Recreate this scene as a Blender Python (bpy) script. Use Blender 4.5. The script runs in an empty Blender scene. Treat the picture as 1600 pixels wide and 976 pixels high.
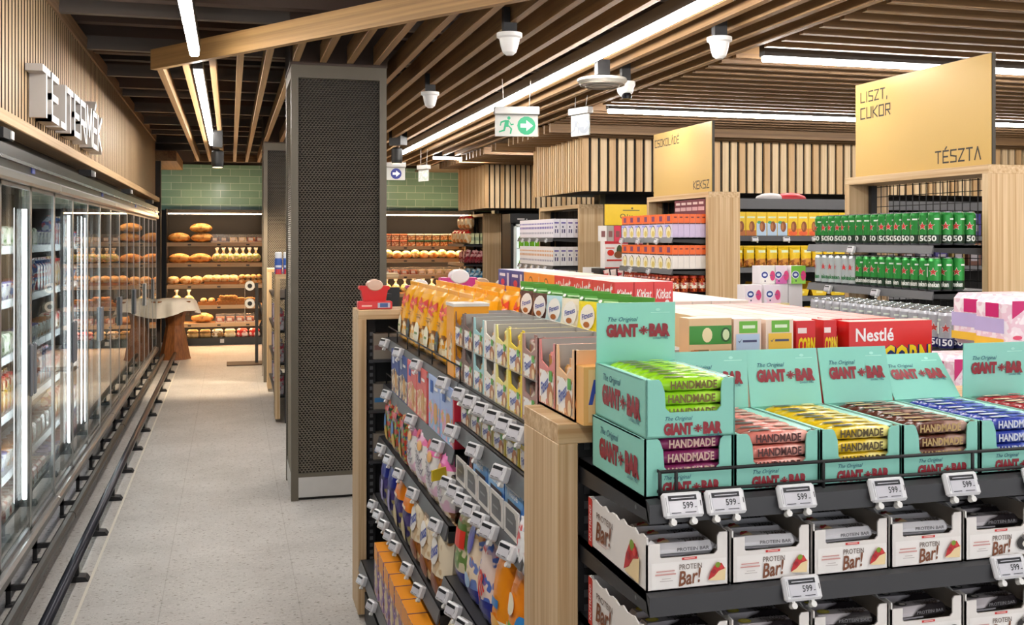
import bpy, math, random
from mathutils import Vector, Matrix
C = bpy.context.scene.collection
R = random.Random(7)
PI = math.pi
# ------------------------------------------------------------------ camera, world, exposure
SC = bpy.context.scene
TH = math.radians(15.38)
EYE = 1.65
cam = bpy.data.cameras.new('camera'); co = bpy.data.objects.new('camera', cam); C.objects.link(co)
co.location = (0, 0, EYE); co.rotation_euler = (PI/2, 0, -TH)
cam.sensor_width = 36; cam.lens = 36; cam.shift_y = -0.0725; cam.clip_start = .05
SC.camera = co
w = bpy.data.worlds.new('world'); SC.world = w; w.use_nodes = True
bg = w.node_tree.nodes['Background']; bg.inputs[0].default_value = (.93, .96, 1, 1); bg.inputs[1].default_value = 1.0
SC.view_settings.view_transform = 'Standard'; SC.view_settings.look = 'None'
SC.view_settings.exposure = .60; SC.view_settings.gamma = 1; SC.view_settings.use_curve_mapping = False
try:
    SC.cycles.max_bounces = 7; SC.cycles.diffuse_bounces = 3; SC.cycles.glossy_bounces = 4
    SC.cycles.transparent_max_bounces = 24; SC.cycles.transmission_bounces = 4
    SC.cycles.caustics_reflective = False; SC.cycles.caustics_refractive = False
    SC.cycles.sample_clamp_indirect = 4; SC.cycles.use_denoising = True
except Exception: pass
LED = 42.0           # strength of the cold white ceiling lines
WARM = 34.0          # strength of the warm lamps over the bread
COOL = 9.0          # strength of the tubes in the refrigerators

# ------------------------------------------------------------------ materials
def lin(h):
    h = h.lstrip('#'); c = [int(h[i:i+2], 16)/255 for i in (0, 2, 4)]
    return [x/12.92 if x <= .04045 else ((x+.055)/1.055)**2.4 for x in c]
_M = {}
def nodes(name):
    m = bpy.data.materials.new(name); m.use_nodes = True
    return m, m.node_tree.nodes, m.node_tree.links, m.node_tree.nodes['Principled BSDF']
def M(h, rough=.45, metal=0, var=.06, scale=14, bump=0):
    k = (h, rough, metal, var, scale, bump)
    if k in _M: return _M[k]
    m, N, L, b = nodes('paint_' + h.strip('#'))
    c = lin(h)
    tc = N.new('ShaderNodeTexCoord'); nz = N.new('ShaderNodeTexNoise'); nz.inputs['Scale'].default_value = scale; nz.inputs['Detail'].default_value = 2
    L.new(tc.outputs['Object'], nz.inputs['Vector'])
    mx = N.new('ShaderNodeMix'); mx.data_type = 'RGBA'
    mx.inputs['A'].default_value = [x*(1-var) for x in c]+[1]; mx.inputs['B'].default_value = [min(1, x*(1+var)) for x in c]+[1]
    L.new(nz.outputs['Fac'], mx.inputs['Factor']); L.new(mx.outputs['Result'], b.inputs['Base Color'])
    b.inputs['Roughness'].default_value = rough; b.inputs['Metallic'].default_value = metal
    if bump:
        bp = N.new('ShaderNodeBump'); bp.inputs['Strength'].default_value = bump; bp.inputs['Distance'].default_value = .01
        L.new(nz.outputs['Fac'], bp.inputs['Height']); L.new(bp.outputs['Normal'], b.inputs['Normal'])
    _M[k] = m; return m
def wood(a, b_, axis='z', sc=1.0, rough=.5, fine=1.0):
    k = ('w', a, b_, axis, sc, rough)
    if k in _M: return _M[k]
    m, N, L, b = nodes('oak_' + a.strip('#') + axis)
    tc = N.new('ShaderNodeTexCoord'); mp = N.new('ShaderNodeMapping')
    s = {'x': (.7, 52, 52), 'y': (52, .7, 52), 'z': (52, 52, .7)}[axis]
    mp.inputs['Scale'].default_value = [v*sc for v in s]
    nz = N.new('ShaderNodeTexNoise'); nz.inputs['Scale'].default_value = 1; nz.inputs['Detail'].default_value = 4; nz.inputs['Roughness'].default_value = .62
    cr = N.new('ShaderNodeValToRGB'); e = cr.color_ramp.elements
    e[0].position = .33; e[0].color = lin(a)+[1]; e[1].position = .66; e[1].color = lin(b_)+[1]
    L.new(tc.outputs['Object'], mp.inputs['Vector']); L.new(mp.outputs['Vector'], nz.inputs['Vector'])
    L.new(nz.outputs['Fac'], cr.inputs['Fac']); L.new(cr.outputs['Color'], b.inputs['Base Color'])
    b.inputs['Roughness'].default_value = rough
    _M[k] = m; return m
def spots(base, cols, scale=30, rough=.35, size=.5, name='print'):
    """packaging print / dough / crumb: patches of a few colours"""
    k = ('s', base, tuple(cols), scale, rough, size)
    if k in _M: return _M[k]
    m, N, L, b = nodes(name)
    tc = N.new('ShaderNodeTexCoord'); prev = lin(base)+[1]; psock = None
    for i, c in enumerate(cols):
        mp = N.new('ShaderNodeMapping'); mp.inputs['Location'].default_value = (i*3.7, i*1.3, i*2.1)
        nz = N.new('ShaderNodeTexNoise'); nz.inputs['Scale'].default_value = scale*(1+.35*i); nz.inputs['Detail'].default_value = 1.0
        L.new(tc.outputs['Object'], mp.inputs['Vector']); L.new(mp.outputs['Vector'], nz.inputs['Vector'])
        cr = N.new('ShaderNodeValToRGB'); cr.color_ramp.elements[0].position = .44+.1*size; cr.color_ramp.elements[1].position = .48+.1*size
        L.new(nz.outputs['Fac'], cr.inputs['Fac'])
        mx = N.new('ShaderNodeMix'); mx.data_type = 'RGBA'
        if psock: L.new(psock, mx.inputs['A'])
        else: mx.inputs['A'].default_value = prev
        mx.inputs['B'].default_value = lin(c)+[1]; L.new(cr.outputs['Color'], mx.inputs['Factor']); psock = mx.outputs['Result']
    L.new(psock, b.inputs['Base Color']); b.inputs['Roughness'].default_value = rough
    _M[k] = m; return m
def emit(h, s, name='lamp'):
    k = ('e', h, s)
    if k in _M: return _M[k]
    m, N, L, b = nodes(name)
    b.inputs['Base Color'].default_value = lin(h)+[1]
    b.inputs['Emission Color'].default_value = lin(h)+[1]; b.inputs['Emission Strength'].default_value = s
    _M[k] = m; return m
def clear(name='clear_glass', tint='#f4f8f6', gloss=1.0, rough=.0, haze=0.0):
    """thin pane: Fresnel mix of see-through and mirror"""
    k = ('g', name, tint, gloss, rough, haze)
    if k in _M: return _M[k]
    m = bpy.data.materials.new(name); m.use_nodes = True
    N, L = m.node_tree.nodes, m.node_tree.links; N.clear()
    out = N.new('ShaderNodeOutputMaterial'); mix = N.new('ShaderNodeMixShader'); tr = N.new('ShaderNodeBsdfTransparent'); gl = N.new('ShaderNodeBsdfGlossy')
    tr.inputs[0].default_value = lin(tint)+[1]; gl.inputs['Roughness'].default_value = rough
    fr = N.new('ShaderNodeLayerWeight'); fr.inputs[0].default_value = .5
    pw = N.new('ShaderNodeMath'); pw.operation = 'POWER'; pw.inputs[1].default_value = 5; L.new(fr.outputs['Facing'], pw.inputs[0])
    mu = N.new('ShaderNodeMath'); mu.operation = 'MULTIPLY_ADD'; mu.inputs[1].default_value = .96*gloss; mu.inputs[2].default_value = .04*gloss; mu.use_clamp = True
    L.new(pw.outputs[0], mu.inputs[0]); L.new(mu.outputs[0], mix.inputs[0])
    if haze:
        df = N.new('ShaderNodeBsdfDiffuse'); df.inputs[0].default_value = (.9, .9, .9, 1); m2 = N.new('ShaderNodeMixShader'); m2.inputs[0].default_value = haze
        L.new(tr.outputs[0], m2.inputs[1]); L.new(df.outputs[0], m2.inputs[2]); L.new(m2.outputs[0], mix.inputs[1])
    else: L.new(tr.outputs[0], mix.inputs[1])
    L.new(gl.outputs[0], mix.inputs[2]); L.new(mix.outputs[0], out.inputs[0])
    _M[k] = m; return m

OAK = lambda ax: wood('#b58f60', '#dcc199', ax)
OAKD = lambda ax: wood('#6e5032', '#8f6c45', ax, rough=.55)
BLACK = M('#232325', .5); GREY = M('#4b4b4e', .45); WHITE = M('#f1f1ef', .4); DARK = M('#171618', .6)

# ------------------------------------------------------------------ mesh builder
_TXT = {}
def text_geo(s, fat=0.0, shear=0.0, space=1.0):
    k = (s, fat, shear, space)
    if k in _TXT: return _TXT[k]
    cu = bpy.data.curves.new('t', 'FONT'); cu.body = s; cu.size = 1; cu.offset = fat; cu.shear = shear; cu.space_character = space
    cu.resolution_u = 2; cu.align_x = 'LEFT'
    o = bpy.data.objects.new('t', cu); C.objects.link(o)
    me = bpy.data.meshes.new_from_object(o, depsgraph=None) if False else o.to_mesh()
    V = [(v.co.x, v.co.y) for v in me.vertices]; F = [tuple(p.vertices) for p in me.polygons]
    o.to_mesh_clear(); bpy.data.objects.remove(o); bpy.data.curves.remove(cu)
    if V:
        x0 = min(v[0] for v in V); x1 = max(v[0] for v in V); y0 = min(v[1] for v in V); y1 = max(v[1] for v in V)
        w_, h_ = x1-x0, max(1e-6, y1-y0)
        V = [((v[0]-x0)/w_-.5, (v[1]-y0)/h_-.5) for v in V]; asp = w_/h_
    else: asp = 1
    _TXT[k] = (V, F, asp); return _TXT[k]

class MB:
    def __init__(s): s.v = []; s.f = []; s.m = []; s.mats = []; s.sm = []
    def mi(s, mat):
        if mat not in s.mats: s.mats.append(mat)
        return s.mats.index(mat)
    def add(s, V, F, mat, smooth=False):
        b = len(s.v); s.v += [tuple(p) for p in V]; i = s.mi(mat)
        for f in F: s.f.append(tuple(b+j for j in f)); s.m.append(i); s.sm.append(smooth)
        return s
    def quad(s, a, b, c, d, mat): return s.add([a, b, c, d], [(0, 1, 2, 3)], mat)
    def box(s, x0, y0, z0, x1, y1, z1, mat, top=None, front=None, left=None, right=None, back=None, bottom=None):
        x0, x1 = min(x0, x1), max(x0, x1); y0, y1 = min(y0, y1), max(y0, y1); z0, z1 = min(z0, z1), max(z0, z1)
        V = [(x0,y0,z0),(x1,y0,z0),(x1,y1,z0),(x0,y1,z0),(x0,y0,z1),(x1,y0,z1),(x1,y1,z1),(x0,y1,z1)]
        for f, mm in (((0,3,2,1), bottom), ((4,5,6,7), top), ((0,1,5,4), front), ((1,2,6,5), right), ((2,3,7,6), back), ((3,0,4,7), left)):
            s.add([V[i] for i in f], [(0,1,2,3)], mm or mat)
        return s
    def bbox(s, x0, y0, z0, x1, y1, z1, mat, r=.004):
        """box with chamfered edges"""
        x0, x1 = min(x0, x1), max(x0, x1); y0, y1 = min(y0, y1), max(y0, y1); z0, z1 = min(z0, z1), max(z0, z1)
        r = min(r, (x1-x0)*.45, (y1-y0)*.45, (z1-z0)*.45)
        V = []; idx = {}
        for i, (x, sx) in enumerate(((x0, 1), (x1, -1))):
            for j, (y, sy) in enumerate(((y0, 1), (y1, -1))):
                for k, (z, sz) in enumerate(((z0, 1), (z1, -1))):
                    for a, p in enumerate(((x, y+sy*r, z+sz*r), (x+sx*r, y, z+sz*r), (x+sx*r, y+sy*r, z))):
                        idx[i, j, k, a] = len(V); V.append(p)
        F = []
        g = lambda i, j, k, a: idx[i, j, k, a]
        for i in (0, 1):
            q = [g(i,0,0,0), g(i,1,0,0), g(i,1,1,0), g(i,0,1,0)]; F.append(q if i else q[::-1])
            q = [g(0,i,0,1), g(1,i,0,1), g(1,i,1,1), g(0,i,1,1)]; F.append(q[::-1] if i else q)
            q = [g(0,0,i,2), g(1,0,i,2), g(1,1,i,2), g(0,1,i,2)]; F.append(q if i else q[::-1])
        for a in (0, 1):
            for b in (0, 1):
                F.append([g(a,b,0,0), g(a,b,0,1), g(a,b,1,1), g(a,b,1,0)])
                F.append([g(a,0,b,0), g(a,0,b,2), g(a,1,b,2), g(a,1,b,0)])
                F.append([g(0,a,b,1), g(0,a,b,2), g(1,a,b,2), g(1,a,b,1)])
                for c in (0, 1): F.append([g(a,b,c,0), g(a,b,c,1), g(a,b,c,2)])
        return s.add(V, F, mat)
    def prism(s, poly, fn, a, b, mat, side=None, caps=True):
        """poly in 2D; fn(p, q, t) -> 3D, t runs from a to b"""
        n = len(poly); V = [fn(p[0], p[1], a) for p in poly]+[fn(p[0], p[1], b) for p in poly]
        if caps: s.add(V, [tuple(range(n))[::-1], tuple(range(n, 2*n))], mat)
        s.add(V, [(i, (i+1) % n, n+(i+1) % n, n+i) for i in range(n)], side or mat); return s
    def lathe(s, prof, mat, n=16, c=(0, 0, 0), ax='z', smooth=True, mats=None, cap=True):
        ring = []
        for r, z in prof:
            for i in range(n):
                t = 2*PI*i/n; x, y = r*math.cos(t), r*math.sin(t)
                p = {'z': (x, y, z), 'y': (x, z, y), 'x': (z, x, y)}[ax]
                ring.append((p[0]+c[0], p[1]+c[1], p[2]+c[2]))
        for k in range(len(prof)-1):
            V = ring[k*n:(k+2)*n]
            F = [(i, (i+1) % n, n+(i+1) % n, n+i) for i in range(n)]
            s.add(V, F, mats[k] if mats else mat, smooth)
        if cap:
            for k, rev in ((0, True), (len(prof)-1, False)):
                if prof[k][0] > 1e-5:
                    V = ring[k*n:(k+1)*n]; f = tuple(range(n)); s.add(V, [f[::-1] if rev else f], mats[min(k, len(mats)-1)] if mats else mat)
        return s
    def tube(s, pts, r, mat, n=6, closed=False):
        P = [Vector(p) for p in pts]; m = len(P); V = []
        for i, p in enumerate(P):
            if closed: d = (P[(i+1) % m]-P[i-1])
            else: d = (P[min(i+1, m-1)]-P[max(i-1, 0)])
            d.normalize(); up = Vector((0, 0, 1)) if abs(d.z) < .9 else Vector((1, 0, 0))
            a = d.cross(up).normalized(); b = d.cross(a)
            for j in range(n):
                t = 2*PI*j/n; V.append(p+a*(r*math.cos(t))+b*(r*math.sin(t)))
        F = []
        for i in range(m if closed else m-1):
            k = (i+1) % m
            for j in range(n): F.append((i*n+j, i*n+(j+1) % n, k*n+(j+1) % n, k*n+j))
        if not closed: F += [tuple(range(n))[::-1], tuple((m-1)*n+j for j in range(n))]
        return s.add(V, F, mat, True)
    def blob(s, c, rx, ry, rz, mat, n=12, k=7, squash=0.0):
        prof = [(math.sin(PI*i/k), -math.cos(PI*i/k)) for i in range(k+1)]
        V = []
        for r, z in prof:
            for i in range(n):
                t = 2*PI*i/n; zz = z if z > 0 else z*(1-squash)
                V.append((c[0]+rx*r*math.cos(t), c[1]+ry*r*math.sin(t), c[2]+rz*zz))
        F = [(a*n+i, a*n+(i+1) % n, (a+1)*n+(i+1) % n, (a+1)*n+i) for a in range(k) for i in range(n)]
        return s.add(V, F, mat, True)
    # ---- printed decoration: items laid on a mapped surface P(x, z) with lift
    def deco(s, items, P):
        for n_, it in enumerate(items):
            e = .0006+.0004*n_
            if it[0] == 'rect':
                _, x0, z0, x1, z1, mat = it; K = 4
                V = []; F = []
                for a in range(K+1):
                    for b in range(K+1): V.append(P(x0+(x1-x0)*a/K, z0+(z1-z0)*b/K, e))
                for a in range(K):
                    for b in range(K): F.append((a*(K+1)+b, (a+1)*(K+1)+b, (a+1)*(K+1)+b+1, a*(K+1)+b+1))
                s.add(V, F, mat)
            elif it[0] == 'ell':
                _, cx, cz, rx, rz, mat = it; K = 14
                V = [P(cx, cz, e)]; F = []
                for r in (.55, 1):
                    for a in range(K): V.append(P(cx+rx*r*math.cos(2*PI*a/K), cz+rz*r*math.sin(2*PI*a/K), e))
                for a in range(K):
                    b = (a+1) % K; F.append((0, 1+a, 1+b)); F.append((1+a, 1+K+a, 1+K+b, 1+b))
                s.add(V, F, mat)
            elif it[0] == 'poly':
                _, pts, mat = it; s.add([P(x, z, e) for x, z in pts], [tuple(range(len(pts)))], mat)
            elif it[0] == 'star':
                _, cx, cz, r, mat = it
                V = [P(cx, cz, e)]+[P(cx+(r if i % 2 == 0 else r*.42)*math.sin(PI*i/5), cz+(r if i % 2 == 0 else r*.42)*math.cos(PI*i/5), e) for i in range(10)]
                s.add(V, [(0, 1+i, 1+(i+1) % 10) for i in range(10)], mat)
            elif it[0] == 'text':
                _, t, cx, cz, w_, h_, mat = it[:7]; fat = it[7] if len(it) > 7 else 0; sh = it[8] if len(it) > 8 else 0; ang = it[9] if len(it) > 9 else 0
                V, F, asp = text_geo(t, fat, sh)
                ca, sa = math.cos(ang), math.sin(ang)
                s.add([P(cx+x*w_*ca-y*h_*sa, cz+x*w_*sa+y*h_*ca, e) for x, y in V], F, mat)
        return s
    def build(s, name, parent=None, loc=None, rz=0):
        me = bpy.data.meshes.new(name); me.from_pydata(s.v, [], s.f)
        for mt in s.mats: me.materials.append(mt)
        me.polygons.foreach_set('material_index', s.m); me.polygons.foreach_set('use_smooth', s.sm); me.update()
        o = bpy.data.objects.new(name, me); C.objects.link(o)
        if parent: o.parent = parent
        if loc: o.location = loc
        if rz: o.rotation_euler = (0, 0, rz)
        return o
def tag(o, label, cat, group=None):
    o['label'] = label; o['category'] = cat
    if group: o['group'] = group
    return o
def thing(name, label, cat, loc=(0, 0, 0), rz=0, group=None):
    o = bpy.data.objects.new(name, None); C.objects.link(o); o.empty_display_size = .05
    o.location = loc; o.rotation_euler = (0, 0, rz); return tag(o, label, cat, group)
def struct(name, mb, label=None):
    o = mb.build(name); o['kind'] = 'structure'
    if label: o['label'] = label
    return o
def dup(o, loc=None, rz=None, label=None, group=None, parent=None):
    c = o.copy(); C.objects.link(c)
    if parent: c.parent = parent
    if loc is not None: c.location = loc
    if rz is not None: c.rotation_euler = (0, 0, rz)
    if label: c['label'] = label
    if group: c['group'] = group
    for ch in list(o.children): dup(ch, parent=c)
    return c
class Kind:
    """makes the first one with builder(), afterwards copies it"""
    def __init__(s, builder): s.b = builder; s.o = None
    def put(s, loc, rz, label, cat, group=None):
        if s.o is None: s.o = s.b(); o = s.o
        else: o = dup(s.o)
        o.location = loc; o.rotation_euler = (0, 0, rz); return tag(o, label, cat, group) if True else o
FL, FR, FC, FB = -PI/2, PI/2, 0, PI      # a front facing left, right, the camera, away
FRONT = lambda y: (lambda x, z, e: (x, y-e, z))
LEFT = lambda x0: (lambda y, z, e: (x0-e, -y, z))      # reads left to right seen from -X
RIGHT = lambda x0: (lambda y, z, e: (x0+e, y, z))
TOP = lambda z0: (lambda x, y, e: (x, y, z0+e))
# ================================================================== THE SETTING
def floor_mat():
    m, N, L, b = nodes('terrazzo_tile')
    tc = N.new('ShaderNodeTexCoord'); prev = None
    nz = N.new('ShaderNodeTexNoise'); nz.inputs['Scale'].default_value = 2.2; nz.inputs['Detail'].default_value = 6; nz.inputs['Roughness'].default_value = .7
    cr = N.new('ShaderNodeValToRGB'); e = cr.color_ramp.elements
    e[0].position = .3; e[0].color = lin('#a9a5a1')+[1]; e[1].position = .7; e[1].color = lin('#c5c1bd')+[1]
    L.new(tc.outputs['Object'], nz.inputs['Vector']); L.new(nz.outputs['Fac'], cr.inputs['Fac']); prev = cr.outputs['Color']
    for sc, lo, col in ((38, .64, '#857f76'), (55, .66, '#cdc9c2'), (90, .67, '#7d776e')):
        mp = N.new('ShaderNodeMapping'); mp.inputs['Location'].default_value = (sc, 0, 0); mp.inputs['Scale'].default_value = (1, 1.7, 1)
        n2 = N.new('ShaderNodeTexNoise'); n2.inputs['Scale'].default_value = sc; n2.inputs['Detail'].default_value = 1
        c2 = N.new('ShaderNodeValToRGB'); c2.color_ramp.elements[0].position = lo; c2.color_ramp.elements[1].position = lo+.03
        L.new(tc.outputs['Object'], mp.inputs['Vector']); L.new(mp.outputs['Vector'], n2.inputs['Vector']); L.new(n2.outputs['Fac'], c2.inputs['Fac'])
        mx = N.new('ShaderNodeMix'); mx.data_type = 'RGBA'; L.new(prev, mx.inputs['A']); mx.inputs['B'].default_value = lin(col)+[1]
        L.new(c2.outputs['Color'], mx.inputs['Factor']); prev = mx.outputs['Result']
    br = N.new('ShaderNodeTexBrick'); br.offset = .5; br.inputs['Scale'].default_value = 1; br.inputs['Brick Width'].default_value = 1.2; br.inputs['Row Height'].default_value = .6
    br.inputs['Mortar Size'].default_value = .0025; br.inputs['Color1'].default_value = (1,1,1,1); br.inputs['Color2'].default_value = (.97,.97,.97,1); br.inputs['Mortar'].default_value = (.78,.77,.75,1)
    mp = N.new('ShaderNodeMapping'); mp.inputs['Location'].default_value = (.12, .3, 0); mp.inputs['Rotation'].default_value = (0, 0, PI/2)
    L.new(tc.outputs['Object'], mp.inputs['Vector']); L.new(mp.outputs['Vector'], br.inputs['Vector'])
    mu = N.new('ShaderNodeMix'); mu.data_type = 'RGBA'; mu.blend_type = 'MULTIPLY'; mu.inputs['Factor'].default_value = 1
    L.new(prev, mu.inputs['A']); L.new(br.outputs['Color'], mu.inputs['B']); L.new(mu.outputs['Result'], b.inputs['Base Color'])
    b.inputs['Roughness'].default_value = .42; return m
def tile_mat():
    m, N, L, b = nodes('green_glazed_tile')
    tc = N.new('ShaderNodeTexCoord'); mp = N.new('ShaderNodeMapping'); mp.inputs['Rotation'].default_value = (PI/2, 0, 0)
    br = N.new('ShaderNodeTexBrick'); br.offset = .5; br.inputs['Scale'].default_value = 1; br.inputs['Brick Width'].default_value = .30; br.inputs['Row Height'].default_value = .115
    br.inputs['Mortar Size'].default_value = .004; br.inputs['Color1'].default_value = lin('#67887c')+[1]; br.inputs['Color2'].default_value = lin('#769788')+[1]; br.inputs['Mortar'].default_value = lin('#9db3a6')+[1]
    sx = N.new('ShaderNodeSeparateXYZ'); cx = N.new('ShaderNodeCombineXYZ'); L.new(tc.outputs['Object'], sx.inputs[0])
    L.new(sx.outputs['X'], cx.inputs['X']); L.new(sx.outputs['Z'], cx.inputs['Y']); L.new(cx.outputs[0], br.inputs['Vector'])
    L.new(br.outputs['Color'], b.inputs['Base Color']); b.inputs['Roughness'].default_value = .12
    bp = N.new('ShaderNodeBump'); bp.inputs['Strength'].default_value = .35; bp.inputs['Distance'].default_value = .004; bp.invert = True
    L.new(br.outputs['Fac'], bp.inputs['Height']); L.new(bp.outputs['Normal'], b.inputs['Normal']); return m

fl = MB(); fl.box(-2.2, -4, -.1, 9.5, 18, 0, floor_mat()); struct('floor', fl)
ce = MB(); ce.box(-2.2, -4, 3.35, 9.5, 18, 3.45, M('#4a3d37', .8)); struct('ceiling', ce)
bw = MB(); bw.box(-2.2, 17.1, 0, 9.5, 17.2, 2.1, M('#1d1a18', .7)); bw.box(-2.2, 17.02, 2.1, 9.5, 17.2, 2.82, tile_mat()); bw.box(-2.2, 17.04, 2.82, 9.5, 17.2, 3.35, M('#3a2f29', .8))
struct('wall_back', bw)
# left wall above the refrigerators: slats on a dark board, plank on top, plank below
wl = MB(); wl.box(-1.35, -2, 0, -1.6, 16.5, 3.35, M('#2a2523', .7)); wl.box(-1.04, -1, 2.19, -1.36, 14.95, 3.08, M('#3a2a1e', .7))
WSD = M('#33251a', .6); WS = wood('#a98c6a', '#c6a982', 'z')  # WSD: slat sides darkened, the shade of the gaps put into the colour
y = 1.2
while y < 14.9:
    wl.box(-1.04, y, 2.2, -1.0, y+.05, 2.985, WS, front=WSD, back=WSD); y += .0765
wl.box(-1.05, -1, 2.985, -.985, 14.95, 3.08, wood('#7d6248', '#9a7b5c', 'y')); struct('wall_left', wl)
t = MB(); t.bbox(-1.36, -1, 2.15, -.94, 14.9, 2.208, wood('#b08d62', '#cfae82', 'y')); struct('trim_1', t)
t = MB(); t.box(-1.1, 14.95, 0, -.93, 15.12, 2.72, M('#2b2119', .6)); t.box(-1.3, 14.92, 2.72, -.72, 16.9, 2.86, OAKD('y')); struct('trim_2', t)
# dark service space: beams, profiles, duct
nb = 3
def trim(mb):
    global nb; struct('trim_%d' % nb, mb); nb += 1
BEAM = M('#5b4a41', .7); BEAMD = M('#2c2523', .7); STEEL = M('#6a625c', .5, .3)
y = 2.6; i = 0
while y < 16.6:
    b = MB(); b.box(-1.3, y, 3.04+.05*(i % 3), 9.4, y+.10, 3.34, (BEAM, BEAMD, BEAM)[i % 3]); trim(b)
    if i % 2 == 0:
        b = MB(); b.box(-1.3, y+.28, 3.0, 9.4, y+.34, 3.04, STEEL); b.box(-1.3, y+.30, 3.04, 9.4, y+.32, 3.10, STEEL); trim(b)
    y += .62; i += 1
# slats along the aisle
ZS = 2.75; EDGE = lambda x: 4.56-1.417*(x-1.25)
def slat_x(k): return -.442+.1672*k
for k in range(21):
    x = slat_x(k); y0 = EDGE(x)+.085
    m = wood('#8a6a45', '#ad8857', 'y') if k < 6 else wood('#7a5a38', '#9c774b', 'y')
    def seg(a, b_):
        q = MB(); q.box(x-.02, a, ZS, x+.02, b_, ZS+.11, m); trim(q)
    if .33 < x < 1.0:
        if y0 < 6.5: seg(y0, 6.5)
        seg(7.22, 12.0); seg(12.72, 15.3)
    elif x > 2.06-.02 and x < 2.12: seg(max(y0, -2), 1.6); seg(12.9, 15.3)
    else: seg(max(y0, -2), 15.3)
q = MB(); dx, dy = 1/1.734, -1.417/1.734; nx, ny = dy, -dx    # boundary board runs on a slant
A = Vector((-.50, EDGE(-.50), 0)); B = Vector((3.0, EDGE(3.0), 0))
for (a0, a1, z0, z1) in ((0, .045, ZS-.005, ZS+.125),):
    q.box(0, a0, z0, (B-A).length, a1, z1, wood('#8a6a42', '#b48d5a', 'x', .8))
o = q.build('trim_%d' % nb, None, A, math.atan2(dy, dx)); o['kind'] = 'structure'; nb += 1
q = MB(); q.box(-.5, 15.3, ZS, 2.98, 15.34, ZS+.11, OAKD('x')); trim(q)
y = -1.0
while y < 9.82:
    skip = any(abs(y+.02-c) < .09 for c in (.2, 2.83, 5.47, 8.06))
    if not skip:
        q = MB(); q.box(2.97, y, ZS, 9.4, y+.04, ZS+.11, wood('#75573a', '#94724a', 'x')); trim(q)
    y += .19
q = MB(); q.box(2.97, 9.86, ZS+.005, 9.4, 16.9, ZS+.03, wood('#4a3826', '#5f4831', 'x')); trim(q)
for yy in (10.3, 12.4, 14.2):
    for j in range(9):
        if abs(yy-1+j*.19-11.75) > .1: q = MB(); q.box(2.97, yy-.9+j*.19, ZS-.08, 9.4, yy-.86+j*.19, ZS+.01, wood('#75573a', '#94724a', 'x')); trim(q)
# slatted bulkheads over the shelving
def bulkhead(x0, x1, y0, y1, z0, z1, pf):
    b = MB(); b.box(x0+.03, y0+.03, z0+.01, x1, y1, z1+.02, M('#191412', .7))
    w1 = wood('#d6b78b', '#eed3aa', 'z'); w2 = wood('#c59c6b', '#ddb988', 'z')
    x = x0
    i = 0
    while x < x1: b.box(x, y0, z0, x+pf*.68, y0+.03, z1, w1 if i % 3 else w2); x += pf; i += 1
    y = y0+.05
    while y < y1-.03: b.box(x0, y, z0, x0+.03, y+.045, z1, w2 if i % 3 else w1); y += .075; i += 1
    return b
struct('wall_bulkhead', bulkhead(3.45, 9.4, 9.84, 11.57, 2.13, 2.85, .098))
struct('wall_bulkhead', bulkhead(3.41, 9.4, 13.8, 15.6, 2.07, 2.83, .075))
# pillars clad with expanded metal
MESH = M('#857c6e', .4, .25); FRAME = M('#625b4f', .4, .3); SKIRT = M('#c9c7c4', .3, .6)
def pillar(x0, y0, x1, y1):
    b = MB()
    b.box(x0+.03, y0+.03, 0, x1-.03, y1-.03, 3.35, M('#2b2723', .7)); b.box(x0-.005, y0-.005, 2.74, x1+.005, y1+.005, 3.35, M('#44362f', .8))
    for (a, c) in ((x0, y0), (x1-.045, y0), (x0, y1-.045), (x1-.045, y1-.045)): b.box(a, c, 0, a+.045, c+.045, 2.66, FRAME)
    b.box(x0, y0, 2.66, x1, y1, 2.745, FRAME)
    b.box(x0+.03, y0+.006, .145, x1-.03, y0+.04, .17, FRAME); b.box(x0+.04, y0+.004, .02, x1-.04, y0+.03, .145, SKIRT); b.box(x0+.004, y0+.04, .02, x0+.03, y1-.04, .145, SKIRT); b.box(x0+.006, y0+.03, .145, x0+.04, y1-.03, .17, FRAME)
    px, pz = .0215, .0142
    for face in (0, 1):
        a0, a1 = (x0+.045, x1-.045) if face == 0 else (y0+.045, y1-.045)
        n = int((a1-a0)/px*2); rows = int((2.66-.17)/pz)
        V = []; F = []
        for r in range(rows+1):
            z = .17+r*pz; off = 0 if r % 2 else 1
            for i in range(n+1):
                u = a0+(a1-a0)*i/n; up = ((i+off) % 2)
                zz = z+(.0042 if up else -.0042); base = len(V)
                for dz, dd in ((-.0032, .002), (.0032, .012)):
                    V.append((u, y0+.008+dd, zz+dz) if face == 0 else (x0+.008+dd, u, zz+dz))
                if i: F.append((base-2, base, base+1, base-1))
        b.add(V, F, MESH)
    return b
struct('pillar', pillar(.3677, 6.557, .968, 7.18)); struct('pillar', pillar(.3677, 12.06, .968, 12.68))
b = MB(); b.box(3.96, 10.75, 0, 9.3, 10.9, 2.14, M('#201d1b', .6)); b.box(3.96, 10.70, 0, 4.02, 10.75, 2.14, M('#4d4a33', .5)); struct('wall_partition', b)
b = MB(); b.box(4.0, 15.4, 0, 9.4, 15.5, 2.1, M('#22201d', .6)); b.box(3.93, 15.3, 0, 4.0, 15.5, 2.1, M('#9da39a', .4)); struct('wall_partition', b)
b = MB(); b.box(9.4, -4, 0, 9.5, 18, 3.35, M('#9c917f', .8)); struct('wall_right', b)

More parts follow.
